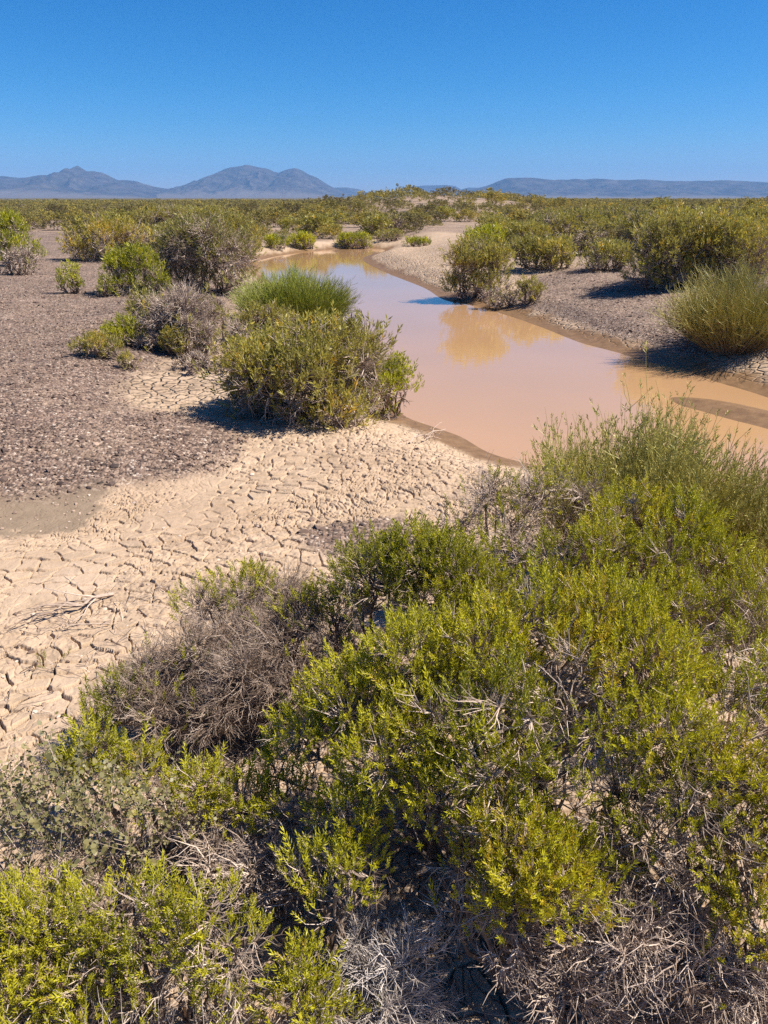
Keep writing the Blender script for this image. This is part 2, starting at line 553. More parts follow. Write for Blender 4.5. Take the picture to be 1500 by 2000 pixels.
def build_ground():
    ys = list(-8 + 9.0 * (np.arange(22) / 22.0))
    y = 1.0
    while y < 62:
        ys.append(y)
        y += max(0.005, (y * y + EYE * EYE) / (EYE * 768) * (0.34 if 2.3 < y < 7.0 else 0.8))
    while y < 11800:
        ys.append(y)
        y *= 1.055
    ys.append(11800)
    ys = np.array(ys)
    tf = np.concatenate([np.linspace(-0.47, 0.13, 900), np.linspace(0.13, 0.47, 330)[1:]])
    tc = 0.47 + (1.6 - 0.47) * (np.arange(1, 56) / 55.0) ** 1.8
    ts = np.concatenate([-tc[::-1], tf, tc])
    sc = np.sqrt((ys + 1) ** 2 + 4)
    X = sc[:, None] * ts[None, :]
    Y = np.repeat(ys[:, None], len(ts), 1)
    nr, nc = X.shape
    x, y = X.ravel(), Y.ravel()
    s = zones(x, y)
    h = height(x, y, s)
    # cracked mud plates as real relief
    cellv = np.full(x.shape, 0.5)
    mud = (1 - s['gravel']) * (1 - 0.85 * s['smooth']) * sstep(0.12, 0.4, s['sw']) * (1 - s['bar']) * (1 - 0.7 * s['wet'])
    sel = np.where((mud > 0.02) & (y > 1.0) & (y < 60))[0]
    if len(sel):
        xs, yy = x[sel], y[sel]
        spacing = np.maximum(0.006, (yy * yy + EYE * EYE) / (EYE * 768))
        wx = 0.10 * fbm(xs * 3, yy * 3, 51, 3)
        wy = 0.10 * fbm(xs * 3 + 40, yy * 3, 52, 3)
        def plates(S, sd):
            e_, rx_, ry_, c_ = voronoi((xs + wx) * S, (yy + wy) * S * 1.15, sd)
            return e_ / S, rx_ / S, ry_ / S, c_
        pick = fbm(xs * 0.8 + 3, yy * 0.8, 66, 3) + 0.05
        e, rx, ry, cid = [np.where(pick > 0, a_, b_) for a_, b_ in zip(plates(7.6, 3), plates(11.5, 31))]
        pres = sstep(-0.60, 0.08, fbm(xs * 1.1, yy * 1.1, 60, 3)) * sstep(0.0, 0.06, np.abs(pick))
        opn = 0.45 + 0.9 * vnoise(xs * 9, yy * 9, 71)
        wdt = np.maximum(0.0072 * opn, 0.50 * np.minimum(spacing, 0.05))
        crack = (1 - sstep(0.08 * wdt, 1.0 * wdt, e))
        near_left = np.exp(-((xs + 1.75) / 0.6) ** 2 - ((yy - 3.1) / 0.6) ** 2)
        curlf = 0.001 + 0.005 * vnoise(xs * 1.7, yy * 1.7, 81) + 0.003 * near_left
        curl = curlf * np.exp(-e / 0.022) * (0.25 + 1.2 * cid)
        a1 = (hsh(np.floor(cid * 1e5), np.zeros_like(cid), 91) - 0.5)
        a2 = (hsh(np.floor(cid * 1e5), np.ones_like(cid), 92) - 0.5)
        tilt = (rx * a1 + (ry * (1.3 * a2 + 0.75))) * (0.095 + 0.03 * near_left)
        e2, rx2, ry2, cid2 = voronoi((xs + 2 * wx) * 19, (yy + 2 * wy) * 19, 17)
        e2 = e2 / 19
        sub = sstep(-0.2, 0.25, fbm(xs * 1.4, yy * 1.4, 61, 3))
        crack2 = (1 - sstep(0.2 * wdt, 0.8 * wdt, e2)) * sub
        crumb = sstep(0.05, 0.5, fbm(xs * 0.9 + 7, yy * 0.9, 62, 3)) * np.abs(fbm(xs * 22, yy * 22, 63, 3)) * 0.018 * np.clip(0.03 / spacing, 0, 1)
        depth = (0.027 + 0.006 * near_left) * np.clip(0.020 / spacing, 0.0, 1) * sstep(.075, .03, spacing)
        dz = -depth * crack * (0.15 + 0.85 * pres) - 0.013 * crack2 * np.clip(0.02 / spacing, 0, 1) + pres * (curl + tilt) * (1 - crack) * np.clip(0.03 / spacing, 0.0, 1) * sstep(.075, .03, spacing) + crumb * sstep(.075, .03, spacing) + 0.003 * fbm(xs * 30, yy * 30, 64, 3)
        h[sel] += dz * mud[sel]
        cellv[sel] = 0.5 + (cid - 0.5) * pres
    # stony roughness
    gs = np.where((s['gravel'] > 0.05) & (y > 1) & (y < 40))[0]
    xg, yg = x[gs], y[gs]
    e, _, _, c = voronoi(xg * 26, yg * 26, 23)
    h[gs] += s['gravel'][gs] * (0.016 * c * np.sqrt(np.clip(e * 2.2, 0, 1)) + 0.012 * fbm(xg * 3, yg * 3, 25))
    platev = np.clip(mud, 0, 1) * sstep(6.5, 9.5, y) * sstep(45, 25, y)
    scrubv = sstep(150, 420, y)
    s['gravel'] = np.maximum(s['gravel'], sstep(60, 120, y) * (s['sw'] > 3)) * (1 - .25 * np.exp(-((x - 6) / 17.0) ** 2 - ((y - 108) / 24.0) ** 2))
    V = np.stack([x, y, h], 1)
    i = np.arange(nr - 1)[:, None] * nc + np.arange(nc - 1)[None, :]
    i = i.ravel()
    q = np.stack([i, i + 1, i + nc + 1, i + nc], 1)
    me = new_mesh('ground', V, quads=q, mats=[M['ground']], smooth=True,
                  attrs={'gravel': s['gravel'], 'wet': s['wet'], 'smooth': s['smooth'], 'cell': cellv, 'plates': platev, 'scrub': scrubv})
    tag(link('ground', me), kind='structure')


build_ground()

# water: one level sheet a little wider than the channel, the banks cut its edge
wp = WATER
lo, hi = wp.min(0), wp.max(0)
gx = np.linspace(lo[0] - 0.4, hi[0] + 0.4, 60)
gy = np.linspace(lo[1] - 0.4, hi[1] + 0.4, 90)
GX, GY = np.meshgrid(gx, gy)
keep = sdf_poly(GX.ravel(), GY.ravel(), wp).reshape(GX.shape) < 1.2
ii = [(r * 60 + c) for r in range(89) for c in range(59) if keep[r:r + 2, c:c + 2].any()]
ii = np.array(ii)
tag(link('water', new_mesh('water', np.stack([GX.ravel(), GY.ravel(), np.full(GX.size, ZW)], 1), quads=np.stack([ii, ii + 1, ii + 61, ii + 60], 1), mats=[M['water']])), kind='structure')


# ------------------------------------------------------------------ mountains
def mountain(name, prof, D, front, back, kind='peak', seed=0, fan=0.22):
    """a range whose crest follows prof (px, py) at distance D"""
    k = math.hypot(1, 0)
    P = []
    for x_, y_ in prof:
        u, v = (x_ - 750) / 1500.0, (1000 - y_) / 1500.0
        d = np.array([u, CP + v * SP, -SP + v * CP])
        t = D / d[1]
        P.append((d[0] * t, EYE + d[2] * t))
    P = np.array(P)
    nx = 420
    X = np.linspace(P[0, 0], P[-1, 0], nx)
    H = np.maximum(np.interp(X, P[:, 0], P[:, 1]), 0)
    H = H + (H > 20) * fbm(X / 90, X * 0, seed, 4) * 0.022 * H.max()
    nv = 120
    d = np.concatenate([np.linspace(-1, 0, 85), np.linspace(0, 1, nv - 84)[1:]])
    XX, DD = np.meshgrid(X, d)
    HH = np.repeat(H[None, :], len(d), 0)
    Yw = D + np.where(DD < 0, DD * front, DD * back)
    a = np.abs(DD)
    if kind == 'peak':
        prof_ = (1 - a) ** 1.35
    else:
        prof_ = np.where(a < 0.06, 1 - a * 0.5, np.where(a < 0.16, 0.97 - (a - 0.06) * 3.2, 0.65 * ((1 - a) / 0.84) ** 1.5))
    gul = 1 - np.abs(fbm(XX / 260 + 0.6 * fbm(XX / 500, Yw / 500, seed + 3), Yw / 900, seed + 5, 4))
    gul2 = fbm(XX / 130, Yw / 130, seed + 8, 4)
    mod = sstep(0.03, 0.3, a) * sstep(1.0, 0.6, a)
    Z = HH * (prof_ + mod * (0.48 * (gul - 0.8) + 0.16 * gul2) * (0.4 + prof_)) - 1.0
    fanv = sstep(fan + 0.08, fan - 0.12, prof_ + 0.08 * gul2) if kind == 'peak' else sstep(0.16, 0.03, prof_ + 0.05 * gul2)
    n0 = len(X)
    i = (np.arange(len(d) - 1)[:, None] * n0 + np.arange(n0 - 1)[None, :]).ravel()
    me = new_mesh(name, np.stack([XX.ravel(), Yw.ravel(), Z.ravel()], 1), quads=np.stack([i, i + 1, i + n0 + 1, i + n0], 1), mats=[M['mountain']], smooth=True, attrs={'fan': fanv.ravel()})
    return tag(link(name, me), kind='structure')


mountain('mountain', [(-700, 376), (-500, 350), (-250, 352), (-90, 340), (0, 344), (12, 344), (35, 347), (60, 345), (75, 342), (110, 341), (132, 335), (142, 328), (151, 323), (159, 329), (170, 334.5),
                      (185, 334), (200, 337), (215, 345), (225, 351), (245, 352), (265, 354), (285, 360), (310, 366), (330, 369), (345, 374), (370, 386)], 8200, 2200, 1800, seed=3)
mountain('mountain', [(270, 386), (320, 371), (345, 367), (375, 356), (400, 346), (430, 334), (450, 326), (462, 325), (480, 322), (500, 325), (520, 329), (535, 334), (545, 337), (555, 332), (567, 329),
                      (577, 328), (588, 332), (605, 341), (620, 348), (635, 357), (650, 366), (668, 375), (690, 386)], 9000, 2000, 1900, seed=17)
mountain('mountain', [(590, 386), (640, 368), (655, 366), (680, 366), (700, 369), (720, 377), (760, 382), (786, 366), (830, 362), (870, 361), (890, 363), (900, 370), (915, 366), (950, 367), (1000, 380), (1020, 386)],
         10800, 900, 700, 'mesa', 29)
mountain('mountain', [(880, 386), (925, 370), (945, 364), (965, 357), (985, 349), (992, 347.5), (1040, 346.5), (1060, 349), (1080, 351), (1110, 351), (1125, 349), (1140, 351), (1160, 348.5), (1180, 349), (1205, 352),
                      (1250, 350), (1300, 353), (1360, 353), (1420, 352), (1460, 354), (1500, 356), (1700, 358), (2000, 362), (2200, 375), (2300, 386)], 8600, 1900, 1400, 'mesa', 41)

# ------------------------------------------------------------------ haze
hm, ht, ho = mat('air')
pv = N(ht, 'ShaderNodeVolumePrincipled')
pv.inputs['Color'].default_value = (0.22, 0.53, 1.0, 1)
pv.inputs['Density'].default_value = 0.000078
pv.inputs['Anisotropy'].default_value = 0.0
pv.inputs['Density Attribute'].default_value = ''
ht.links.new(pv.outputs[0], ho.inputs['Volume'])
bx = np.array([[x, y, z] for x in (-19500, 19500) for y in (-40, 12600) for z in (-3, 420)], float)
hz = link('haze', new_mesh('haze', bx, quads=[(0, 1, 3, 2), (4, 6, 7, 5), (0, 4, 5, 1), (2, 3, 7, 6), (0, 2, 6, 4), (1, 5, 7, 3)], mats=[hm]))
tag(hz, kind='stuff')

# ------------------------------------------------------------------ plant building
UP = np.array([0, 0, 1.0])


def unit(v):
    return v / np.maximum(np.linalg.norm(v, axis=-1, keepdims=True), 1e-9)


def frames(d, rng):
    """rotation matrices whose third column is d, with a random roll"""
    d = unit(d)
    r = rng.normal(size=d.shape)
    x = unit(np.cross(r, d))
    y = np.cross(d, x)
    return np.stack([x, y, d], 2)


class Acc:
    def __init__(self):
        self.V, self.T, self.Q, self.A, self.n = [], [], [], [], 0

    def add(self, V, tris=None, quads=None, tint=0.5):
        V = np.asarray(V, np.float32)
        self.V.append(V)
        if tris is not None and len(tris):
            self.T.append(np.asarray(tris, np.int64) + self.n)
        if quads is not None and len(quads):
            self.Q.append(np.asarray(quads, np.int64) + self.n)
        self.A.append(np.broadcast_to(np.asarray(tint, np.float32), (len(V),)))
        self.n += len(V)

    def mesh(self, name, m, smooth=False):
        return new_mesh(name, np.concatenate(self.V), tris=np.concatenate(self.T) if self.T else None,
                        quads=np.concatenate(self.Q) if self.Q else None, mats=[m], attrs={'tint': np.clip(np.concatenate(self.A), 0, 1)}, smooth=smooth)


def add_tubes(acc, P, rad, tint, sides=3):
    """P (n,k,3) centre lines, rad (n,k) radii, tint (n,) or (n,k)"""
    P = np.asarray(P, float)
    n, k, _ = P.shape
    if n == 0:
        return
    T = np.empty_like(P)
    T[:, 1:-1] = P[:, 2:] - P[:, :-2]
    T[:, 0] = P[:, 1] - P[:, 0]
    T[:, -1] = P[:, -1] - P[:, -2]
    T = unit(T)
    ref = np.where(np.abs(T[:, :1, 2:3]) < 0.9, UP, np.array([1.0, 0, 0]))
    X = unit(np.cross(np.broadcast_to(ref, T.shape), T))
    Y = np.cross(T, X)
    a = np.arange(sides) * 2 * math.pi / sides
    V = P[:, :, None, :] + rad[:, :, None, None] * (np.cos(a)[None, None, :, None] * X[:, :, None, :] + np.sin(a)[None, None, :, None] * Y[:, :, None, :])
    base = (np.arange(n) * k * sides)[:, None, None]
    r = (np.arange(k - 1) * sides)[None, :, None]
    s0 = np.arange(sides)[None, None, :]
    s1 = (np.arange(sides) + 1)[None, None, :] % sides
    q = np.stack([base + r + s0, base + r + s1, base + r + sides + s1, base + r + sides + s0], -1).reshape(-1, 4)
    tint = np.asarray(tint, float)
    if tint.ndim == 1:
        tint = np.repeat(tint[:, None], k, 1)
    acc.add(V.reshape(-1, 3), quads=q, tint=np.repeat(tint[:, :, None], sides, 2).ravel())


def bent(P0, P1, k, jit, rng, sag=0.0):
    """wavering lines from P0 to P1, (n,k,3)"""
    t = np.linspace(0, 1, k)[None, :, None]
    P = P0[:, None, :] * (1 - t) + P1[:, None, :] * t
    L = np.linalg.norm(P1 - P0, axis=1)[:, None, None]
    j = rng.normal(size=P.shape) * jit * L
    j[:, 0] = 0
    j[:, -1] = 0
    P = P + j
    P[:, :, 2] += sag * L[:, :, 0] * 4 * (t * (1 - t))[:, :, 0]
    return P


def shoot_templates(lod, rng, nvar=8):
    """leafy sprigs of unit height along +Z: (V, tint, tris, quads)"""
    out = []
    for _ in range(nvar):
        a = Acc()
        if lod == 0:       # each leaf a slender curved prism
            nl = 19
            for i in range(nl):
                z = 0.05 + 0.80 * i / nl + rng.normal() * 0.02
                az = i * 2.4 + rng.normal() * 0.3
                L = rng.uniform(0.22, 0.34) * (1 - 0.25 * i / nl)
                el = R(rng.uniform(25, 60)) if i < nl - 3 else R(rng.uniform(55, 85))
                d = np.array([math.cos(az) * math.cos(el), math.sin(az) * math.cos(el), math.sin(el)])
                p0 = np.array([0, 0, z])
                p1 = p0 + d * L * 0.5
                p2 = p1 + unit(d + np.array([0, 0, 0.75])) * L * 0.5
                xx = unit(np.cross(d, UP + 0.01))
                yy = np.cross(xx, d)
                wd = 0.023 * rng.uniform(.8, 1.25)
                V = []
                for p, r in ((p0, wd * .6), (p1, wd)):
                    for q in range(3):
                        an = q * 2.094
                        V.append(p + r * (math.cos(an) * xx + math.sin(an) * yy))
                V.append(p2)
                a.add(V, tris=[(3, 4, 6), (4, 5, 6), (5, 3, 6)], quads=[(0, 1, 4, 3), (1, 2, 5, 4), (2, 0, 3, 5)], tint=rng.uniform(-0.10, 0.10) + 0.10 * z)
        elif lod == 1:     # leaf blades
            nl = 9
            for i in range(nl):
                z = 0.02 + 0.75 * i / nl
                az = i * 2.4 + rng.normal() * 0.4
                L = rng.uniform(0.28, 0.48)
                el = R(rng.uniform(25, 75))
                d = np.array([math.cos(az) * math.cos(el), math.sin(az) * math.cos(el), math.sin(el)])
                xx = unit(np.cross(d, rng.normal(size=3)))
                p0 = np.array([0, 0, z])
                wd = L * 0.15
                a.add([p0, p0 + d * L * .5 + xx * wd, p0 + d * L + UP * L * .2, p0 + d * L * .5 - xx * wd], quads=[(0, 1, 2, 3)], tint=rng.uniform(-0.14, 0.14) + 0.10 * z)
        elif lod == 3:     # round pale leaves on a thin stem
            nl = 16
            for i in range(nl):
                z = 0.1 + 0.9 * i / nl
                az = i * 2.2 + rng.normal() * 0.5
                el = R(rng.uniform(0, 60))
                d = np.array([math.cos(az) * math.cos(el), math.sin(az) * math.cos(el), math.sin(el)])
                xx = unit(np.cross(d, UP + 0.3 * rng.normal(size=3)))
                L = rng.uniform(.055, .09)
                p0 = np.array([0, 0, z]) + d * 0.02
                wd = L * 0.42
                a.add([p0, p0 + d * L * .3 + xx * wd, p0 + d * L * .75 + xx * wd * .8, p0 + d * L, p0 + d * L * .75 - xx * wd * .8, p0 + d * L * .3 - xx * wd],
                      quads=[(0, 1, 2, 3), (0, 3, 4, 5)], tint=rng.uniform(-0.2, 0.2))
        else:              # clumps for far bushes
            nl = 7
            for i in range(nl):
                z = 0.0 + 0.7 * i / nl
                az = i * 2.4 + rng.normal() * 0.4
                L = rng.uniform(0.35, 0.6)
                el = R(rng.uniform(10, 75))
                d = np.array([math.cos(az) * math.cos(el), math.sin(az) * math.cos(el), math.sin(el)])
                xx = unit(np.cross(d, rng.normal(size=3)))
                p0 = np.array([0, 0, z])
                wd = L * 0.20
                a.add([p0, p0 + d * L * .5 + xx * wd, p0 + d * L, p0 + d * L * .5 - xx * wd], quads=[(0, 1, 2, 3)], tint=rng.uniform(-0.15, 0.15) + 0.15 * z)
        out.append((np.concatenate(a.V), np.concatenate(a.A), np.concatenate(a.T) if a.T else np.zeros((0, 3), int), np.concatenate(a.Q)))
    return out


_trng = np.random.default_rng(5)
TPL = {k: shoot_templates(k, _trng) for k in (0, 1, 2, 3)}


def scatter(acc, tpl, pos, dirs, scale, tint, rng):
    n = len(pos)
    if n == 0:
        return
    Rm = frames(dirs, rng) * scale[:, None, None]
    which = rng.integers(0, len(tpl), n)
    for k, (V, A, T, Q) in enumerate(tpl):
        m = np.where(which == k)[0]
        if not len(m):
            continue
        W = np.einsum('nij,mj->nmi', Rm[m], V) + pos[m][:, None, :]
        off = (np.arange(len(m)) * len(V))[:, None, None]
        acc.add(W.reshape(-1, 3), tris=(T[None] + off).reshape(-1, 3) if len(T) else None, quads=(Q[None] + off).reshape(-1, 4), tint=(tint[m][:, None] + A[None]).ravel())


def n3(p, f, seed):
    return fbm(p[:, 0] * f + p[:, 2] * f * .7, p[:, 1] * f - p[:, 2] * f * .6, seed, 2)


def build_shrub(name, lobes, bases, lod=1, dead=0.6, leaf='green', seed=0, shoot=0.09, spacing=0.045, twig_r=0.0016, stem_r=0.011, dry=0.5, holes=0.0, lean=0.45, origin=None, twigmat='twig', stems_from=0.0):
    """one shrub: woody stems from the bases to every lobe, twigs to every leafy sprig, dry spiky twigs between.
    lobes: list of (centre xyz, radius, green 0..1, tint)"""
    rng = np.random.default_rng(seed)
    fol, stm, twg = Acc(), Acc(), Acc()
    bases = np.array(bases, float)
    for (c, r, green, tn) in lobes:
        c = np.array(c, float)
        rr = np.array([r, r, r * 0.85]) if np.isscalar(r) else np.array(r, float)
        rm = rr.mean()
        b = bases[np.argmin(np.linalg.norm(bases[:, :2] - c[:2], axis=1))]
        hub = c - np.array([0, 0, 0.35 * rr[2]]) + rng.normal(size=3) * 0.1 * rm
        n_st = 1 if lod >= 2 else 2
        hubs = hub[None] + rng.normal(size=(n_st, 3)) * 0.25 * rm
        P = bent(np.repeat(b[None], n_st, 0) + rng.normal(size=(n_st, 3)) * np.array([.04, .04, 0]) * rm * 3, hubs, 6, 0.06, rng, 0.06)
        add_tubes(stm, P, np.linspace(stem_r, stem_r * 0.5, 6)[None] * rng.uniform(.7, 1.3, (n_st, 1)), rng.uniform(0.1, 0.5, n_st), 5 if lod < 2 else 3)
        nsh_full = max(6, int(2.2 * math.pi * rm * rm * 2 / spacing ** 2 * 0.5))
        nn = max(5, min(60, nsh_full // 18))
        dn = unit(rng.normal(size=(nn, 3)))
        nodes = c + dn * rr * (rng.uniform(0.1, 1, (nn, 1)) ** .5) * 0.62
        hsel = rng.integers(0, n_st, nn)
        P = bent(hubs[hsel], nodes, 5, 0.08, rng, 0.03)
        add_tubes(stm, P, np.linspace(stem_r * 0.45, stem_r * 0.2, 5)[None] * rng.uniform(.7, 1.3, (nn, 1)), rng.uniform(0.15, 0.6, nn), 4 if lod < 2 else 3)
        # leafy sprigs through the outer shell
        nsh = int(nsh_full * green)
        if nsh > 0:
            d = unit(rng.normal(size=(nsh * 2, 3)) + np.array([0, 0, 0.55]))
            d = d[d[:, 2] > -0.35][:nsh]
            rad = 1.03 - 0.55 * rng.uniform(0, 1, (len(d), 1)) ** 1.4 + 0.22 * (rng.uniform(0, 1, (len(d), 1)) < 0.06)
            p = c + d * rr * rad * (1 + 0.22 * n3(d * 2 + c, 1.3, seed + 3)[:, None])
            if holes > -1:
                k = n3(p, 1.6 / max(rm, .12), seed + 9) > (-0.24 + holes)
                p, d = p[k], d[k]
            di = unit(d * lean + np.array([0, 0, 0.75]) + rng.normal(size=d.shape) * 0.28)
            sc = shoot * rng.uniform(0.5, 1.4, len(p))
            t = tn + 0.30 * n3(p, 1.2 / max(rm, .1), seed + 15) + rng.normal(size=len(p)) * 0.07
            t = np.where(rng.uniform(size=len(p)) < 0.03, t + 0.35, t)
            scatter(fol, TPL[lod], p, di, sc, t, rng)
            # twig to each sprig
            if lod <= 1 or lod == 3:
                dd = ((p[:, None, :] - nodes[None]) ** 2).sum(2)
                nb = nodes[np.argmin(dd, 1)]
                tip = p + di * sc[:, None] * (0.92 if lod != 3 else 1.0)
                P = bent(nb, p, 3, 0.06, rng, -0.02)
                P = np.concatenate([P, tip[:, None]], 1)
                rads = np.array([1.3, 1.0, 0.8, 0.45])[None] * twig_r * rng.uniform(.7, 1.4, (len(p), 1))
                tt = np.clip(rng.normal(0.62, 0.2, len(p)), 0, 1)
                if lod == 1:
                    kk = rng.uniform(size=len(p)) < 0.5
                    P, rads, tt = P[kk], rads[kk], tt[kk]
                add_tubes(twg, P, rads, tt, 3)
        # dry spiky twigs
        nd = int(nsh_full * dry * (1.08 - green) * (0.55 if lod == 0 else 1.0))
        if nd > 0:
            i = rng.integers(0, nn, nd)
            st = nodes[i]
            d = unit(unit(st - c + 1e-4) * 0.8 + rng.normal(size=(nd, 3)) * 0.75 + np.array([0, 0, .25]))
            L = rm * (rng.uniform(0.4, 1.15, nd) if lod == 0 else rng.uniform(0.35, 0.85, nd))
            en = st + d * L[:, None]
            zmin = b[2] + 0.02
            en[:, 2] = np.maximum(en[:, 2], zmin)
            P = bent(st, en, 4, 0.07, rng)
            tt = np.clip(rng.normal(dead, 0.2, nd), 0, 1)
            add_tubes(twg, P, np.array([1.5, 1.2, 0.9, 0.35])[None] * twig_r * rng.uniform(.7, 1.4, (nd, 1)), tt, 3)
            nf = 3 if lod == 0 else (2 if lod == 1 or lod == 3 else 0)
            for f in range(nf):
                a0 = P[:, 1 + f % 2] * 0.4 + P[:, 2] * 0.6 if f == 2 else P[:, 1 + f % 2]
                fd = unit(d + rng.normal(size=d.shape) * 0.65)
                e = a0 + fd * (L * rng.uniform(.25, .55, nd))[:, None]
                add_tubes(twg, bent(a0, e, 3, 0.08, rng), np.array([1.0, 0.8, 0.3])[None] * twig_r * np.ones((nd, 1)), tt, 3)
    o = origin if origin is not None else bases.mean(0)
    return fol, stm, twg, np.array(o, float), leaf, twigmat


def shift(acc, o):
    acc.V = [v - o.astype(np.float32) for v in acc.V]


def shrub(name, label, group, lobes, bases, **kw):
    fol, stm, twg, o, leaf, tm = build_shrub(name, lobes, bases, **kw)
    if 0 < twg.n < 400:      # a handful of twigs belong with the stems
        for v, q_, t_ in zip(twg.V, twg.Q, twg.A):
            stm.add(v, quads=q_ - q_.min(), tint=t_)
        twg.V = []
    root = bpy.data.objects.new(name, None)
    COL.objects.link(root)
    root.empty_display_size = 0.1
    root.location = o
    tag(root, label, 'shrub', group)
    for a, nm, m in ((fol, 'foliage', M[leaf]), (stm, 'woody_stems', M['twig']), (twg, 'twigs', M[tm])):
        if a.V:
            shift(a, o)
            link(nm, a.mesh(nm, m), root)
    return root


def broom(name, label, group, base, rad, H, n, spread,  leaf='broom', seed=0, thick=0.003, side=3, cat='shrub', rb=0.3, tips=0.25, lean=(0, 0), wob=0.011, lmin=0.5, arch=0.12, t0=0.05, t1=0.8, leaves=0):
    """a bush of many upright wand-like stems fanning from the base"""
    rng = np.random.default_rng(seed)
    base = np.array(base, float)
    a, st = Acc(), Acc()
    az = rng.uniform(0, 2 * math.pi, n)
    q = np.sqrt(rng.uniform(0, 1, n))
    th = R(spread) * q ** 1.2 + rng.normal(size=n) * 0.13
    b = np.stack([np.cos(az) * q * rad * rb, np.sin(az) * q * rad * rb, np.zeros(n)], 1) + rng.normal(size=(n, 3)) * np.array([.02, .02, 0])
    L = H * rng.uniform(lmin, 1.08, n) * (1 + 0.30 * fbm(np.cos(az) * q * 3 + seed, np.sin(az) * q * 3, seed, 2)) * (1.0 - 0.12 * q ** 2)
    d = np.stack([np.cos(az) * np.sin(th) + lean[0], np.sin(az) * np.sin(th) + lean[1], np.cos(th)], 1)
    k = 5
    s = np.linspace(0, 1, k)
    P = b[:, None, :] + d[:, None, :] * (L[:, None] * s[None])[:, :, None]
    P[:, :, 2] += (arch * L[:, None] * (s ** 2 - s)[None]) * -1 * np.sin(th)[:, None]
    P[:, :, :2] *= (1 + arch * (s ** 0.5 - s))[None, :, None]
    P[:, 1:] += np.cumsum(rng.normal(size=(n, k - 1, 3)), 1) * wob * H
    tint = t0 + (t1 - t0) * s[None] ** 0.8 + rng.normal(size=(n, 1)) * 0.10 - 0.55 * (rng.uniform(size=(n, 1)) < 0.12)
    add_tubes(a, P, thick * np.array([1.0, .9, .8, .65, .3])[None] * rng.uniform(.7, 1.3, (n, 1)), tint, 3)
    for f in range(side):
        i = rng.integers(2, 4, n)
        fr = rng.uniform(0, 1, n)[:, None]
        s0 = P[np.arange(n), i] * (1 - fr) + P[np.arange(n), np.minimum(i + 1, 4)] * fr
        dd = unit(d + rng.normal(size=d.shape) * 0.38 + np.array([0, 0, 0.25]))
        e = s0 + dd * (L * rng.uniform(tips * .5, tips, n))[:, None]
        add_tubes(a, bent(s0, e, 3, 0.03, rng), thick * np.array([.7, .6, .25])[None] * np.ones((n, 1)), np.clip(t1 + rng.normal(size=n) * 0.14, 0, 1), 3)
        if leaves:
            for g in range(leaves):
                fr2 = rng.uniform(0.2, 1, n)[:, None]
                p0 = s0 * (1 - fr2) + e * fr2
                scatter(a, TPL[1], p0, dd, L * 0.05 * rng.uniform(.6, 1.3, n), np.clip(t1 - .05 + rng.normal(size=n) * 0.12, 0, 1), rng)
    nb = max(10, n // 25)
    an = rng.uniform(0, 2 * math.pi, nb)
    e = np.stack([np.cos(an) * rad * .45, np.sin(an) * rad * .45, np.full(nb, H * .35)], 1) * rng.uniform(.3, 1, (nb, 1))
    add_tubes(st, bent(np.zeros((nb, 3)) + rng.normal(size=(nb, 3)) * np.array([.05, .05, 0]), e, 4, .08, rng), thick * 2.2 * np.ones((nb, 4)), rng.uniform(.1, .5, nb), 4)
    root = bpy.data.objects.new(name, None)
    COL.objects.link(root)
    root.location = base
    tag(root, label, cat, group)
    link('green_wands', a.mesh('green_wands', M[leaf]), root)
    link('woody_stems', st.mesh('woody_stems', M['twig']), root)
    return root


def dome(base, W, H, n, rng, green=1.0, tint=0.4, squash=0.8, gvar=0.25, tvar=0.12):
    """lobes of a rounded bush of width W and height H on the ground point base, foliage almost to the ground"""
    out = []
    m = n + max(4, n // 2)
    skew = rng.uniform(0, 6.28)
    for i in range(m):
        low = i >= n
        if i == 0:
            x = y = 0.0
            z = 0.64 * H
            r = 0.27 * W
        else:
            a = i * 2.4 + rng.uniform(-.5, .5)
            q = rng.uniform(0.45, 1.0) if not low else rng.uniform(0.55, 1.05)
            q *= 1 + 0.2 * math.cos(a - skew)
            x, y = math.cos(a) * q * W * .37, math.sin(a) * q * W * .37 * squash
            z = H * (0.30 + 0.44 * (1 - q) + rng.uniform(-.06, .20)) if not low else H * rng.uniform(.05, .20)
            r = W * rng.uniform(.10, .23) if not low else W * rng.uniform(.12, .17)
        rz = min(r * .95, max(H - z, 0.2 * H)) if not low else min(r, .28 * H)
        g_ = green + rng.uniform(-gvar, gvar * .4) if not low else green * rng.uniform(.4, .95)
        out.append((base + np.array([x, y, z]), (r, r, rz), np.clip(g_, 0, 1), tint + rng.uniform(-tvar, tvar) - (0.06 if low else 0)))
    return out


# ------------------------------------------------------------------ the bushes on the banks
MID_GROUP = 'desert shrubs on the banks of the stream'


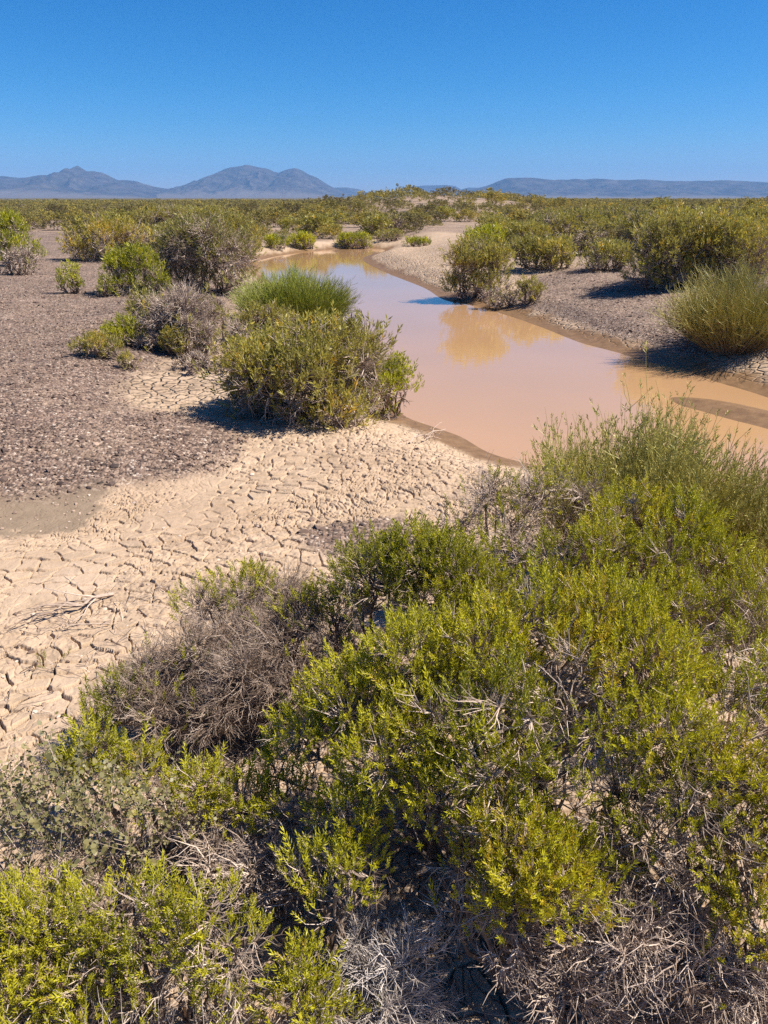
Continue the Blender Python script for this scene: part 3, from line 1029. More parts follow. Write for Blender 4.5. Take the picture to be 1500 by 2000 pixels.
def mid(cx, by, wpx, hpx, label, green=0.9, tint=0.4, leaf='green', dry=0.35, n=None, seed=None, hol=0.0, name='shrub'):
    """a bush whose foot stands at photo pixel (cx, by); wpx, hpx its size there"""
    g = on_ground(cx, by)
    dep = depth_of(g)
    m = dep / 1500.0
    W, H = wpx * m * 1.17, hpx * m * .9
    g = g + np.array([0, W * 0.30, 0])
    g[2] = hgt(g[0], g[1])
    seed = seed if seed is not None else int(cx * 7 + by)
    rng = np.random.default_rng(seed)
    n = n or int(np.clip(6 + W * 4, 7, 13))
    px768 = 768.0 / dep
    if dep < 11:
        sh, sp, tr = 0.11, 0.052, 0.0030
    elif dep < 20:
        sh, sp, tr = 0.15, 0.075, 0.0042
    else:
        sh, sp, tr = 0.20, 0.10, 0.006
    k = min(1.0, (W / 1.2) ** .5)
    lobes = dome(g, W, H, n, rng, green, tint)
    return shrub(name, label, MID_GROUP, lobes, [g, g + np.array([.15 * W, 0, 0]), g - np.array([.15 * W, 0, 0])], lod=1, leaf=leaf, seed=seed, shoot=sh * k, spacing=sp * k, twig_r=tr, stem_r=0.016, dry=dry, holes=hol, origin=g)


mid(18, 522, 90, 115, 'deep green shrub cut by the left edge of the photo, beyond the gravel', .9, .32, n=12, seed=5)
mid(25, 540, 80, 60, 'grey brown twiggy bush under the deep green shrub at the left edge', .15, .3, 'olive', .8)
mid(134, 576, 58, 66, 'small bright green bush alone on the gravel flat with its shadow on one side', .95, .42)
mid(205, 512, 150, 84, 'olive shrub with golden yellow sprays at the far edge of the gravel', .75, .74, 'olive', .5)
mid(250, 577, 140, 92, 'bright green rounded bush with dark shaded foot beside the tall grey green shrub', .95, .34)
mid(385, 575, 200, 152, 'tall grey green shrub with many grey stems, largest on the left gravel', .62, .34, 'olive', .8)
mid(445, 505, 130, 85, 'olive bush just behind the tall grey green shrub', .85, .55, 'olive', .4)
mid(330, 455, 120, 48, 'pale olive bush behind the yellow tinged shrub', .8, .5, 'olive', .5)
mid(478, 508, 60, 58, 'brown tinged bush at the sandy far left bank of the stream', .55, .5, 'olive', .8)
mid(345, 695, 200, 135, 'grey leafless shrub with silvery twigs on the gravel edge', .22, .45, 'olive', 1.1)
mid(240, 680, 75, 60, 'small green bush against the left flank of the silvery leafless shrub', .9, .4)
mid(345, 702, 85, 62, 'light green bush in front of the silvery leafless shrub', .85, .62, 'olive')
mid(188, 704, 80, 48, 'low light green plant sprawling on the gravel left of the silvery shrub', .75, .6, 'olive', .3)
mid(247, 724, 44, 32, 'lowest and smallest yellow green tuft below the silvery shrub', .7, .65, 'olive', .4)
mid(600, 842, 330, 215, 'wide olive green shrub on cracked mud by the near left bank', .80, .56, 'olive', .8, n=18)
mid(752, 815, 130, 132, 'green bush leaning over the water beside the wide olive shrub', .8, .40, 'green', .5)
mid(470, 790, 90, 60, 'dry brown twiggy bush at the left foot of the wide olive shrub', .2, .4, 'olive', .9)
mid(583, 486, 54, 26, 'low green mound of a bush on far sandy bank, larger of two', .95, .5)
mid(605, 488, 30, 22, 'low green mound of a bush on far sandy bank, smaller of two', .95, .45)
mid(535, 486, 48, 22, 'flat grey green bush on the sand near the far left bend', .8, .3)
mid(688, 480, 62, 28, 'dark green and brown bush at the far end of the stream', .6, .3, 'green', .7)
mid(765, 474, 50, 20, 'low pale bush on the sand just past the far end of the stream', .7, .5, 'olive')
mid(818, 482, 52, 12, 'flat green mat of a bush on pale sand right of the far bend', .9, .3)
mid(936, 592, 140, 125, 'dense green shrub at the water edge, mirrored in the stream', .95, .56, 'olive', n=14, dry=.3)
mid(985, 605, 80, 45, 'low brown twiggy bush on the bank beside the dense green shrub', .15, .3, 'olive', .9)
mid(1040, 596, 60, 46, 'yellow green bush at the end of the low brown twiggy one', .85, .62, 'olive')
mid(1055, 528, 105, 58, 'olive green bush behind the dense shrub, on dark gravel', .85, .45, 'olive')
mid(1100, 528, 75, 58, 'yellow lit rounded bush on dark gravel behind the dense shrub', .95, .66, 'olive')
mid(1195, 532, 110, 54, 'grey and olive low bush row end on dark gravel', .6, .5, 'olive', .7)
mid(955, 490, 85, 42, 'green bush peeping over the top of the dense water side shrub', .9, .42)
mid(1035, 492, 90, 52, 'bright green bush on the far side of the dark gravel', .9, .55, 'olive')
mid(1125, 488, 150, 76, 'broad pale olive shrub with grey foot beyond the dark gravel', .8, .46, 'olive', .5)
mid(1255, 494, 110, 78, 'grey green upright shrub right of the broad pale olive one', .6, .40, 'olive', .7)
mid(1405, 566, 270, 150, 'large green shrub at right casting shade across the dark gravel', .85, .66, 'olive', .6, n=20, seed=12)
mid(1285, 545, 60, 45, 'small light green outlier at the left foot of the large right shrub', .8, .5)
mid(1480, 470, 90, 60, 'olive bush at the right edge behind the large right shrub', .85, .5, 'olive')

mid(285, 505, 120, 62, 'olive and grey bush between the yellow tinged one and the tall grey green one', .6, .5, 'olive', .8)
mid(210, 582, 60, 40, 'dark low skirt of a bush left of the bright green rounded bush', .6, .25, 'green', .6)
mid(395, 470, 110, 62, 'pale green bush rising behind the tall grey green shrub', .8, .5, 'olive', .4)
mid(470, 478, 70, 50, 'small olive bush at the back left of the stream bend', .8, .5, 'olive', .4)
mid(415, 672, 85, 110, 'grey dry bush standing right against the silvery leafless shrub', .15, .4, 'olive', 1.1)
mid(290, 655, 110, 80, 'grey and green bush behind the silvery leafless shrub', .5, .45, 'olive', .9)
mid(385, 730, 90, 34, 'low dead brush lying on cracked mud below the silvery shrub', .08, .4, 'olive', 1.1)
mid(470, 720, 95, 110, 'grey twiggy bush joining the wide olive shrub to the silvery one', .3, .5, 'olive', 1.0)
mid(520, 655, 100, 60, 'small green bush in front of the vivid upright wand bush', .75, .55, 'olive', .6)
mid(1230, 470, 120, 66, 'pale grey olive bush behind the grey green upright one', .75, .5, 'olive', .6)
mid(1330, 480, 110, 60, 'olive bush behind the large right shrub, on its stream side', .8, .5, 'olive', .5)
mid(975, 470, 80, 44, 'light olive bush beyond the dense water side shrub', .85, .6, 'olive', .4)
g = on_ground(575, 640)
broom('rush_bush', 'vivid green bush of upright wands at the left water edge', MID_GROUP, g + np.array([0, .35, 0]), 0.85, 0.95, 3400, 58, 'rush', 4, 0.0038, 5, wob=.018, rb=.6, t0=.05, t1=.48, tips=.2, arch=.3)
g = on_ground(1445, 690)
broom('broom_bush', 'yellow green wand stemmed bush at right with pinkish stems and dark foot', MID_GROUP, g + np.array([0, .3, 0]), 0.72, 1.05, 2300, 52, 'broom', 6, 0.0036, 6, wob=.02, rb=.55, t0=-.02, t1=.74, tips=.22, arch=.25)


# ------------------------------------------------------------------ the bushes at the photographer's feet
NEAR_GROUP = 'large shrubs in front of the camera'


def LB(px_, py_, z, r, green=0.9, tint=0.45):
    """a lobe of foliage whose middle, z above the flat, is seen at photo pixel (px, py)"""
    return (at(px_, py_ + 14, z), (r * .9, r * .9, r * .76), green, tint + .10)


def feet(*pts):
    out = []
    for x_, y_ in pts:
        out.append(np.array([x_, y_, hgt(x_, y_)]))
    return out


def under(lobes, k=3, seed=0):
    """feet of the stems under the middle of the lobes"""
    c = np.array([l[0] for l in lobes])
    m = c.mean(0)
    sx = c.std(0)
    rng = np.random.default_rng(seed)
    return feet(*[(m[0] + rng.normal() * .4 * sx[0], m[1] + rng.normal() * .35 * sx[1]) for _ in range(k)])


near_kw = dict(lod=0, shoot=0.061, spacing=0.0222, twig_r=0.0011, stem_r=0.009)

# the big central bush
L = [LB(1050, 1215, .82, .20, .95, .60), LB(1180, 1215, .84, .20, 1, .66), LB(1255, 1300, .80, .19, 1, .68), LB(940, 1270, .78, .20, .95, .52), LB(810, 1290, .74, .19, .95, .55),
     LB(1110, 1330, .80, .20, .8, .62), LB(690, 1370, .60, .19, .95, .56), LB(610, 1440, .48, .16, .85, .52), LB(860, 1400, .66, .20, .8, .45), LB(990, 1400, .74, .20, .7, .40),
     LB(1130, 1440, .70, .20, .75, .48), LB(760, 1480, .56, .18, .85, .55), LB(950, 1510, .62, .18, .75, .5), LB(860, 1560, .52, .16, .85, .62), LB(1060, 1540, .6, .17, .25, .5),
     LB(560, 1500, .34, .13, .8, .5), LB(690, 1590, .44, .13, .8, .5)]
shrub('shrub', 'large yellow green succulent leaved shrub in the centre of the nearest bushes', NEAR_GROUP, L, under(L, 4, 1), seed=101, dry=.45, holes=.06, **near_kw)
# the right hand bush
L = [LB(1290, 1430, .72, .19, .85, .55), LB(1400, 1400, .72, .19, .85, .5), LB(1490, 1340, .72, .19, .7, .45), LB(1440, 1500, .66, .19, .8, .58), LB(1340, 1550, .6, .18, .5, .52),
     LB(1490, 1570, .6, .17, .75, .6), LB(1200, 1560, .58, .17, .12, .5), LB(1270, 1640, .5, .16, .15, .5), LB(1400, 1660, .52, .17, .12, .5), LB(1180, 1680, .46, .15, .2, .45), LB(1330, 1740, .40, .15, .05, .4),
     LB(1560, 1450, .66, .2, .8, .5), LB(1580, 1650, .55, .2, .6, .5)]  # lobes centred past the frame edge, added to shade the ground at bottom right
shrub('shrub', 'yellow green shrub at the right frame edge with a wide grey twiggy underside', NEAR_GROUP, L, under(L, 4, 2), seed=102, dry=.75, holes=.05, **near_kw)
# bright tongue of foliage at lower centre
L = [LB(985, 1610, .56, .13, .9, .66), LB(1030, 1680, .52, .15, 1, .68), LB(1080, 1740, .48, .14, 1, .66), LB(1000, 1740, .44, .12, .6, .55), LB(1120, 1690, .48, .11, .85, .6), LB(930, 1680, .42, .12, .25, .5), LB(1000, 1810, .36, .14, .04, .5), LB(900, 1780, .34, .12, .08, .5), LB(1130, 1820, .34, .14, .04, .5)]
shrub('shrub', 'brightest yellow green tongue of foliage hanging over the dark hollow near the bottom', NEAR_GROUP, L, under(L, 3, 3), seed=103, dry=.8, holes=.0, **near_kw)
# low grey tangle at bottom right
L = [LB(1230, 1830, .34, .17, .0, .4), LB(1370, 1850, .34, .18, .04, .4), LB(1480, 1900, .3, .17, .02, .4), LB(1300, 1950, .22, .17, .0, .4), LB(1110, 1930, .2, .15, .0, .4), LB(1440, 1990, .2, .17, .0, .4)]
shrub('dead_bush', 'leafless brown grey tangle of branches in deep shade at bottom right', NEAR_GROUP, L, under(L, 3, 4), seed=104, dry=1.5, **near_kw)
L = [LB(1470, 1730, .5, .12, 1, .62), LB(1490, 1810, .45, .11, .95, .6), LB(1540, 1760, .48, .14, 1, .6)]
shrub('shrub', 'small bright green spray at the right frame edge above the leafless brown tangle', NEAR_GROUP, L, under(L, 2, 5), seed=105, dry=.3, **near_kw)
# upper bushes
L = [LB(730, 1120, .66, .20, .95, .42), LB(810, 1095, .70, .21, .95, .38), LB(880, 1115, .70, .2, .9, .38), LB(730, 1150, .58, .2, .9, .36), LB(850, 1170, .6, .2, .75, .34), LB(660, 1180, .45, .17, .55, .34), LB(950, 1170, .62, .19, .7, .36)]
shrub('shrub', 'mid green shrub standing between the grey dead bush and the large yellow green one', NEAR_GROUP, L, under(L, 3, 6), seed=106, dry=.5, holes=.05, **near_kw)
L = [LB(1000, 1070, .66, .2, .6, .42), LB(1100, 1100, .68, .2, .75, .42), LB(1230, 1010, .74, .21, 1, .60), LB(1330, 1030, .74, .2, 1, .58), LB(1180, 1080, .7, .2, .85, .5), LB(1290, 1100, .7, .2, .85, .5), LB(1390, 1090, .68, .19, .9, .52),
     LB(1400, 1180, .64, .2, .7, .45), LB(1300, 1190, .64, .2, .55, .42), LB(1480, 1160, .62, .19, .7, .48), LB(1480, 1250, .6, .19, .6, .45), LB(1390, 1270, .58, .18, .3, .42), LB(1070, 1160, .6, .18, .45, .4)]
shrub('shrub', 'sunlit green shrub below the feathery wand bush, behind the large yellow green one', NEAR_GROUP, L, under(L, 4, 7), seed=107, dry=.6, holes=.06, **near_kw)
# thorny grey bush in front of the water
L = [LB(960, 960, .70, .20, .12, .45), LB(1060, 950, .74, .2, .15, .5), LB(900, 1010, .6, .17, .10, .4), LB(1140, 960, .72, .18, .1, .45), LB(1010, 1010, .62, .19, .2, .45)]
shrub('thorn_bush', 'thorny grey bush with almost no leaves standing against the water', NEAR_GROUP, L, under(L, 3, 8), seed=108, dry=.6, **near_kw)
# grey dead bush on the mud
L = [LB(480, 1150, .42, .17, .45, .50), LB(400, 1175, .38, .15, .4, .5), LB(550, 1170, .44, .19, .10, .5), LB(470, 1240, .36, .20, .02, .4), LB(570, 1250, .38, .21, .02, .4), LB(380, 1270, .32, .19, .03, .4), LB(480, 1320, .30, .20, .0, .4),
     LB(310, 1320, .26, .18, .1, .35), LB(240, 1360, .22, .16, .45, .30), LB(330, 1390, .2, .16, .15, .3), LB(420, 1385, .2, .16, .0, .3), LB(200, 1400, .18, .11, .5, .30), LB(600, 1185, .46, .14, .3, .45), LB(560, 1330, .3, .17, .0, .4), LB(650, 1260, .38, .16, .1, .4)]
shrub('dead_bush', 'dense grey half dead bush with green tips spreading over the cracked mud', NEAR_GROUP, L, under(L, 3, 9), seed=109, dry=2.0, dead=.40, holes=.0, **dict(near_kw, twig_r=.0009))
# low green bush at lower left
L = [LB(190, 1470, .26, .13, .95, .48), LB(270, 1500, .27, .12, .8, .45), LB(150, 1510, .24, .1, .8, .45), LB(400, 1545, .30, .14, .7, .5), LB(480, 1560, .3, .13, .6, .45), LB(330, 1560, .26, .12, .5, .45), LB(560, 1570, .32, .12, .7, .48)]
shrub('shrub', 'low green shrub edging the shaded sand beneath the grey half dead bush', NEAR_GROUP, L, under(L, 3, 10), seed=110, dry=.45, **near_kw)
# pale round leaved bush
L = [LB(60, 1760, .26, .13, .5, .45), LB(200, 1730, .26, .13, .5, .45), LB(280, 1690, .26, .12, .4, .45), LB(60, 1580, .32, .17, .9, .5), LB(160, 1600, .32, .16, .85, .5), LB(240, 1620, .32, .15, .8, .5), LB(30, 1680, .28, .15, .7, .45), LB(130, 1690, .28, .15, .6, .45), LB(-30, 1600, .3, .17, .8, .5), LB(330, 1640, .3, .12, .4, .45)]
shrub('saltbush', 'pale grey green bush with small round leaves at the left frame edge', NEAR_GROUP, L, under(L, 3, 11), seed=111, lod=3, leaf='grey_leaf', shoot=0.17, spacing=0.043, twig_r=0.0009, stem_r=0.006, dry=1.1, dead=.45, lean=.3)
# purple brown dry stalks between
L = [LB(430, 1680, .24, .15, .03, .5), LB(520, 1690, .26, .15, .0, .5), LB(600, 1700, .28, .13, .03, .5), LB(400, 1620, .24, .13, .05, .5), LB(520, 1630, .26, .13, .02, .5)]
shrub('dry_stalks', 'thicket of dry purple brown stalks behind the bottom left green bush', NEAR_GROUP, L, under(L, 3, 12), seed=112, dry=.8, **near_kw)
# bottom left bush
L = [LB(80, 1820, .36, .15, .95, .50), LB(190, 1790, .38, .14, .95, .48), LB(300, 1790, .4, .13, .95, .48), LB(400, 1790, .4, .13, .95, .44), LB(450, 1840, .36, .12, .8, .42), LB(330, 1860, .32, .13, .65, .42), LB(200, 1890, .30, .14, .75, .48), LB(60, 1920, .28, .14, .9, .48), LB(150, 1970, .22, .14, .85, .44),
     LB(300, 1950, .22, .12, .2, .5), LB(420, 1930, .24, .12, .2, .5), LB(-20, 1860, .32, .15, .9, .48), LB(10, 1790, .36, .11, .8, .42), LB(60, 2010, .18, .14, .8, .44), LB(450, 2000, .18, .12, .4, .42)]
shrub('shrub', 'bright yellow green shrub filling the bottom left corner', NEAR_GROUP, L, under(L, 4, 13), seed=113, dry=.95, holes=.06, **dict(near_kw, shoot=.054))
L = [LB(600, 1900, .26, .09, .8, .6), LB(580, 1960, .22, .1, .7, .6), LB(640, 1990, .18, .1, .6, .6), LB(700, 2010, .16, .09, .5, .6), LB(620, 1690, .4, .10, .9, .52), LB(690, 1700, .4, .11, .9, .52), LB(650, 1760, .36, .08, .6, .55)]
shrub('shrub', 'scattered green sprigs standing round the bleached wiry tuft', NEAR_GROUP, L, under(L, 3, 14), seed=114, dry=.5, **near_kw)

def foot(px_, Y):
    """the ground point at distance Y in the direction of photo column px"""
    x_ = 0.0
    for _ in range(4):
        z_ = hgt(x_, Y)
        x_ = (px_ - 750) / 1500.0 * depth_of((x_, Y, z_))
    return np.array([x_, Y, hgt(x_, Y)])


L = [LB(700, 1870, .22, .12, .0, .5), LB(790, 1880, .22, .13, .0, .5), LB(740, 1950, .16, .14, .0, .5), LB(640, 1960, .16, .12, .0, .5), LB(830, 1960, .14, .12, .0, .5), LB(730, 1810, .2, .09, .0, .5), LB(760, 2020, .1, .13, .0, .5)]
shrub('dead_bush', 'bleached pale wiry tangle of twigs at the bottom of the frame, centre', NEAR_GROUP, L, under(L, 3, 15), seed=121, dry=1.7, dead=.62, twigmat='straw', **dict(near_kw, twig_r=.0009, stem_r=.004))
broom('dry_grass', 'tan dry stalks leaning through the bottom left green bush', NEAR_GROUP, foot(330, 1.1), .25, .40, 130, 55, 'straw', 22, .0012, 2, rb=.8, t0=.1, t1=.45, tips=.4, arch=.3, lean=(.15, 0))
broom('wand_bush', 'feathery grey green wand bush rising in front of the orange water', NEAR_GROUP, foot(1235, 4.0),   .44, .83, 1300, 29, 'broom', 23, .0023, 6, lmin=.75, rb=.6, t0=.10, t1=.78, tips=.22, arch=.15, leaves=1, wob=.018)
broom('wand_bush', 'feathery green wand bush leaning out past the right frame edge', NEAR_GROUP, foot(1425, 3.7), .34, .74, 800, 29, 'broom', 24, .0022, 6, wob=.018, lmin=.7, rb=.5, t0=.08, t1=.62, tips=.22, arch=.2, leaves=1, lean=(.16, 0))


# ------------------------------------------------------------------ shrubs of the plain
PLAIN_GROUP = 'shrubs scattered over the desert plain'
rng = np.random.default_rng(77)
KINDS = [('olive green', 'sage', .50, .85, .3), ('dusky green', 'sage', .22, .8, .4), ('fresh green', 'olive', .40, .95, .15), ('grey brown', 'sage', .30, .35, .9), ('yellow green', 'sage', .70, .9, .25)]
PROTO = []
for i in range(10):
    kd = KINDS[i % 5]
    rg = np.random.default_rng(300 + i)
    lobes = dome(np.zeros(3), 2.0, 1.15, 9, rg, kd[3], kd[2])
    fol, stm, twg, o, _, _ = build_shrub('shrub', lobes, [np.zeros(3), np.array([.3, 0, 0]), np.array([-.3, .1, 0])], lod=2, seed=400 + i, shoot=.24, spacing=.13, twig_r=.006, stem_r=.012, dry=kd[4] + .3, origin=np.zeros(3))
    PROTO.append((kd, fol.mesh('foliage', M[kd[1]]), None, stm, twg))
PROTO2 = []
for kd, fm, _, stm, twg in PROTO:
    a = Acc()
    a.V, a.A, a.Q, a.n = list(twg.V), list(twg.A), list(twg.Q), twg.n
    for v, t_, qq in zip(stm.V, stm.A, stm.Q):
        a.add(v, quads=qq - qq.min(), tint=t_)
    PROTO2.append((kd, fm, a.mesh('woody_stems', M['twig'])))

cand = []
yy = 23.0
while yy < 460:
    step = 2.1 if yy < 130 else 2.9
    n = int((1.30 * yy + 8) / step)
    xs_ = (np.arange(n) - n / 2) * step + rng.uniform(-.9, .9, n)
    cand.append(np.stack([xs_, yy + rng.uniform(-1.0, 1.0, n)], 1))
    yy += step if yy < 130 else step * 1.25
cand = np.concatenate(cand)
cx_, cy_ = cand[:, 0], cand[:, 1]
ok = np.minimum(sdf_poly(cx_, cy_, WATER), 60) > 2.2
ok &= sdf_poly(cx_, cy_, WASH) > 0.7
ok &= sdf_poly(cx_, cy_, GRAVEL_A) > 0.6
ok &= sdf_poly(cx_, cy_, GRAVEL_C) > 1.0
dens = 0.52 + 0.60 * fbm(cx_ * .09, cy_ * .09, 201, 3)
rise_ = np.exp(-((cx_ - 6) / 17.0) ** 2 - ((cy_ - 112) / 26.0) ** 2)
dens = dens - 0.24 * rise_
ok &= rng.uniform(size=len(cand)) < dens
taken = np.array([o.location[:2] for o in COL.objects if o.get('group') == MID_GROUP])
dmin = np.sqrt(((cand[:, None, :] - taken[None]) ** 2).sum(2)).min(1)
ok &= dmin > 1.5
cand = cand[ok]
size = np.clip(rng.normal(1.0, 0.26, len(cand)), .42, 1.6)
hz_ = height(cand[:, 0], cand[:, 1])
order = np.argsort(-(size / cand[:, 1]))
N_THINGS = 244


def where_words(x, y):
    p = 750 + 1500 * x / (y * CP)
    d = 'at the near plain edge' if y < 42 else ('in the mid plain' if y < 62 else 'far out on the plain')
    if p < 170: s_ = 'left of the pointed peak'
    elif p < 345: s_ = 'right of the pointed peak'
    elif p < 540: s_ = 'below the rounded main summit'
    elif p < 670: s_ = 'below the smaller right summit'
    elif p < 960: s_ = 'near the sandy rise'
    elif p < 1220: s_ = 'below the steep end of the mesa'
    else: s_ = 'below the long flat mesa'
    return d + ' ' + s_


for k in order[:N_THINGS]:
    x, y = cand[k]
    j = int(rng.integers(0, len(PROTO2)))
    kd, fm, tm = PROTO2[j]
    root = bpy.data.objects.new('shrub', None)
    COL.objects.link(root)
    root.location = (x, y, hz_[k] - 0.03)
    root.rotation_euler = (0, 0, rng.uniform(0, 6.28))
    sz = size[k]
    root.scale = (sz, sz, sz * rng.uniform(.6, .9))
    tag(root, kd[0] + ' shrub ' + where_words(x, y), 'shrub', PLAIN_GROUP)
    link('foliage', fm, root)
    link('woody_stems', tm, root)

# the rest of the plain's scrub reads as one mass
SMALL = []
for i in range(8):
    for nsp in (90, 34, 16):
        rg = np.random.default_rng(500 + i)
        d = unit(rg.normal(size=(nsp * 2, 3)) + np.array([0, 0, .5]))
        d = d[d[:, 2] > -.15][:nsp]
        lump = 1 + .25 * fbm(d[:, 0] * 2 + i, d[:, 1] * 2 + d[:, 2], 600 + i, 2)
        p = d * np.array([.95, .95, .75]) * (rg.uniform(.45, 1, (len(d), 1))) * lump[:, None] + np.array([0, 0, .28])
        a = Acc()
        sc = {90: .30, 34: .46, 16: .66}[nsp]
        scatter(a, TPL[2], p, unit(d * .6 + UP * .5), sc * rg.uniform(.7, 1.25, len(p)), .12 * rg.normal(size=len(p)), rg)
        SMALL.append((nsp, np.concatenate(a.V), np.concatenate(a.A), np.concatenate(a.Q)))
accs = Acc()
rest = order[N_THINGS:]
for tier, (lo_, hi_) in {90: (0, 95), 34: (95, 190), 16: (190, 1e9)}.items():
    vs = [v for v in SMALL if v[0] == tier]
    sel = [k for k in rest if lo_ <= cand[k, 1] < hi_]
    wh = rng.integers(0, len(vs), len(sel))
    for q, (_, V, A, Q) in enumerate(vs):
        m_ = np.array([sel[i] for i in np.where(wh == q)[0]], int)
        if not len(m_):
            continue
        an = rng.uniform(0, 6.28, len(m_))
        c_, s_ = np.cos(an), np.sin(an)
        Rz = np.zeros((len(m_), 3, 3))
        Rz[:, 0, 0], Rz[:, 0, 1], Rz[:, 1, 0], Rz[:, 1, 1], Rz[:, 2, 2] = c_, -s_, s_, c_, 1
        Rz *= size[m_][:, None, None]
        Rz[:, 2, 2] *= .72
        W = np.einsum('nij,mj->nmi', Rz, V) + np.stack([cand[m_, 0], cand[m_, 1], hz_[m_]], 1)[:, None, :]
        off = (np.arange(len(m_)) * len(V))[:, None, None]
        tn = rng.choice([.5, .25, .62, .12, .42], len(m_)) + rng.normal(size=len(m_)) * .06
        accs.add(W.reshape(-1, 3), quads=(Q[None] + off).reshape(-1, 4), tint=(tn[:, None] + A[None]).ravel())
tag(link('scrub', accs.mesh('scrub', M['sage'])), kind='stuff')

# ------------------------------------------------------------------ gravel, clods and litter
rng = np.random.default_rng(9)
ph = (1 + 5 ** .5) / 2
ICO = unit(np.array([(-1, ph, 0), (1, ph, 0), (-1, -ph, 0), (1, -ph, 0), (0, -1, ph), (0, 1, ph), (0, -1, -ph), (0, 1, -ph), (ph, 0, -1), (ph, 0, 1), (-ph, 0, -1), (-ph, 0, 1)], float))
ICOF = np.array([(0, 11, 5), (0, 5, 1), (0, 1, 7), (0, 7, 10), (0, 10, 11), (1, 5, 9), (5, 11, 4), (11, 10, 2), (10, 7, 6), (7, 1, 8), (3, 9, 4), (3, 4, 2), (3, 2, 6), (3, 6, 8), (3, 8, 9), (4, 9, 5), (2, 4, 11), (6, 2, 10), (8, 6, 7), (9, 8, 1)])
STONES = [(ICO * (1 + .28 * rng.normal(size=(12, 1))) * np.array([1, rng.uniform(.6, .95), rng.uniform(.4, .7)]), np.zeros(12), ICOF, np.zeros((0, 4), int)) for _ in range(10)]


def stones(name, x, y, r, tint, kind='stuff', sink=0.25):
    z = height(x, y) + r * (0.5 - sink) * .6
    a = Acc()
    n = len(x)
    an = rng.uniform(0, 6.28, n)
    which = rng.integers(0, len(STONES), n)
    for k, (V, A, T, Q) in enumerate(STONES):
        m_ = np.where(which == k)[0]
        if not len(m_): continue
        c_, s_ = np.cos(an[m_]), np.sin(an[m_])
        Rz = np.zeros((len(m_), 3, 3))
        Rz[:, 0, 0], Rz[:, 0, 1], Rz[:, 1, 0], Rz[:, 1, 1], Rz[:, 2, 2] = c_, -s_, s_, c_, 1
        W = np.einsum('nij,mj->nmi', Rz * r[m_][:, None, None], V) + np.stack([x[m_], y[m_], z[m_]], 1)[:, None, :]
        off = (np.arange(len(m_)) * 12)[:, None, None]
        a.add(W.reshape(-1, 3), tris=(T[None] + off).reshape(-1, 3), tint=np.repeat(tint[m_], 12))
    return tag(link(name, a.mesh(name, M['stone'])), kind=kind)


n = 260000
y = rng.uniform(2.6, 24, n)
y = 2.6 + (24 - 2.6) * rng.uniform(0, 1, n) ** 1.0
x = rng.uniform(-.62, .62, n) * (y + 1.5)
zz = zones(x, y)
keep = rng.uniform(size=n) < np.where(zz['gravel'] > .25, zz['gravel'] * np.clip(11 / y, .3, 1) * .9, 0)
x, y = x[keep], y[keep]
r = np.clip(np.exp(rng.normal(math.log(.0104), .48, len(x))), .004, .04)
stones('gravel', x, y, r, np.clip(rng.beta(1.6, 2.4, len(x)), 0, 1))
# clods and crumbs lying on the dried mud
n = 9000
y = rng.uniform(2.3, 8, n)
x = rng.uniform(-.6, .3, n) * (y + 1)
zz = zones(x, y)
pr = (zz['gravel'] < .2) * (zz['sw'] > .3) * (.25 * zz['smooth'] + .05 + .9 * sstep(.05, .55, fbm(x * .9 + 7, y * .9, 62, 3)))
keep = rng.uniform(size=n) < pr
x, y = x[keep], y[keep]
stones('clods', x, y, np.clip(np.exp(rng.normal(math.log(.008), .4, len(x))), .003, .03), np.clip(rng.normal(.72, .22, len(x)), 0, 1))

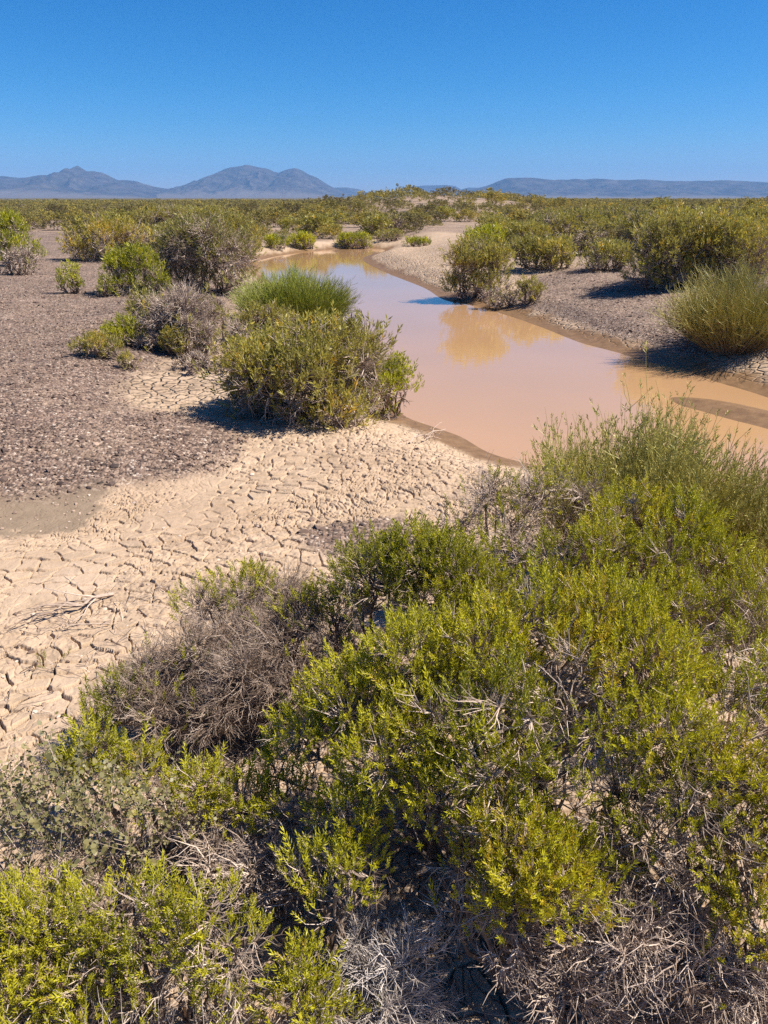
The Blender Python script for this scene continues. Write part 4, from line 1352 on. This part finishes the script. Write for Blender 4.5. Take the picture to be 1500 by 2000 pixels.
# fallen twigs on the ground between the bushes
n = 2600
cxy = np.stack([rng.normal(-.2, .9, n), rng.uniform(1.0, 4.0, n)], 1)
cxy[:700, 0] = rng.normal(-.55, .35, 700)
cxy[:700, 1] = rng.normal(2.55, .35, 700)
for bx_ in [o for o in COL.objects if o.get('group') == MID_GROUP]:
    m_ = 26
    cxy = np.concatenate([cxy, np.array(bx_.location[:2])[None] + rng.normal(size=(m_, 2)) * np.array([.55, .35])])
n = len(cxy)
an = rng.uniform(0, 6.28, n)
ln = rng.uniform(.04, .22, n)
e = cxy + np.stack([np.cos(an), np.sin(an)], 1) * ln[:, None]
P0 = np.column_stack([cxy, height(cxy[:, 0], cxy[:, 1]) + .008])
P1 = np.column_stack([e, height(e[:, 0], e[:, 1]) + rng.uniform(.006, .05, n)])
a = Acc()
add_tubes(a, bent(P0, P1, 4, .06, rng), np.array([1, .9, .8, .5])[None] * rng.uniform(.001, .0026, (n, 1)), np.clip(rng.normal(.5, .2, n), 0, 1), 3)
tag(link('twig_litter', a.mesh('twig_litter', M['twig'])), kind='stuff')


def dead_branch(label, p0, p1, rad, seed, nf=9):
    rg = np.random.default_rng(seed)
    a = Acc()
    A0, A1 = on_ground(*p0), on_ground(*p1)
    A0[2] += rad + .008
    A1[2] += rad + .012
    P = bent(A0[None], A1[None], 8, .025, rg)
    P[:, :, 2] += np.array([0, .01, .025, .015, .02, .01, .015, .01])[None]
    add_tubes(a, P, np.linspace(rad, rad * .35, 8)[None], np.array([.65]), 6)
    i = rg.integers(1, 7, nf)
    s0 = P[0, i]
    ax = unit(A1 - A0)
    d = unit(ax + rg.normal(size=(nf, 3)) * np.array([.5, .5, .15]) + np.array([0, 0, .08]))
    e = s0 + d * rg.uniform(.10, .3, (nf, 1))
    e[:, 2] = np.maximum(e[:, 2], [hgt(q[0], q[1]) + .012 for q in e])
    add_tubes(a, bent(s0, e, 4, .06, rg), rad * np.array([.5, .4, .3, .15])[None] * np.ones((nf, 1)), np.clip(rg.normal(.6, .15, nf), 0, 1), 4)
    o = A0.copy()
    shift(a, o)
    return tag(link('dead_branch', a.mesh('dead_branch', M['twig']), None, o), label, 'branch')


dead_branch('long bleached dead branch lying on the cracked mud at left', (222, 1166), (50, 1224), .011, 61)
dead_branch('thin forked twig lying on cracked mud below the long dead branch', (215, 1222), (110, 1235), .004, 62, 6)
dead_branch('small dark twig cluster on the wet margin by the near left bank', (800, 868), (852, 852), .008, 63, 12)
dead_branch('pale forked stick leaning at the foot of the grey half dead bush', (385, 1445), (330, 1395), .006, 64, 4)
g = on_ground(110, 1305)
rg = np.random.default_rng(71)
shrub('sprout', 'tiny pale green sprout growing out of the curled mud plates at left', 'small plants on the mud',
      [(g + np.array([0, 0, .04]), (.07, .06, .05), .8, .55)], [g], lod=0, leaf='olive', seed=71, shoot=.05, spacing=.03, twig_r=.001, stem_r=.002, dry=.3)
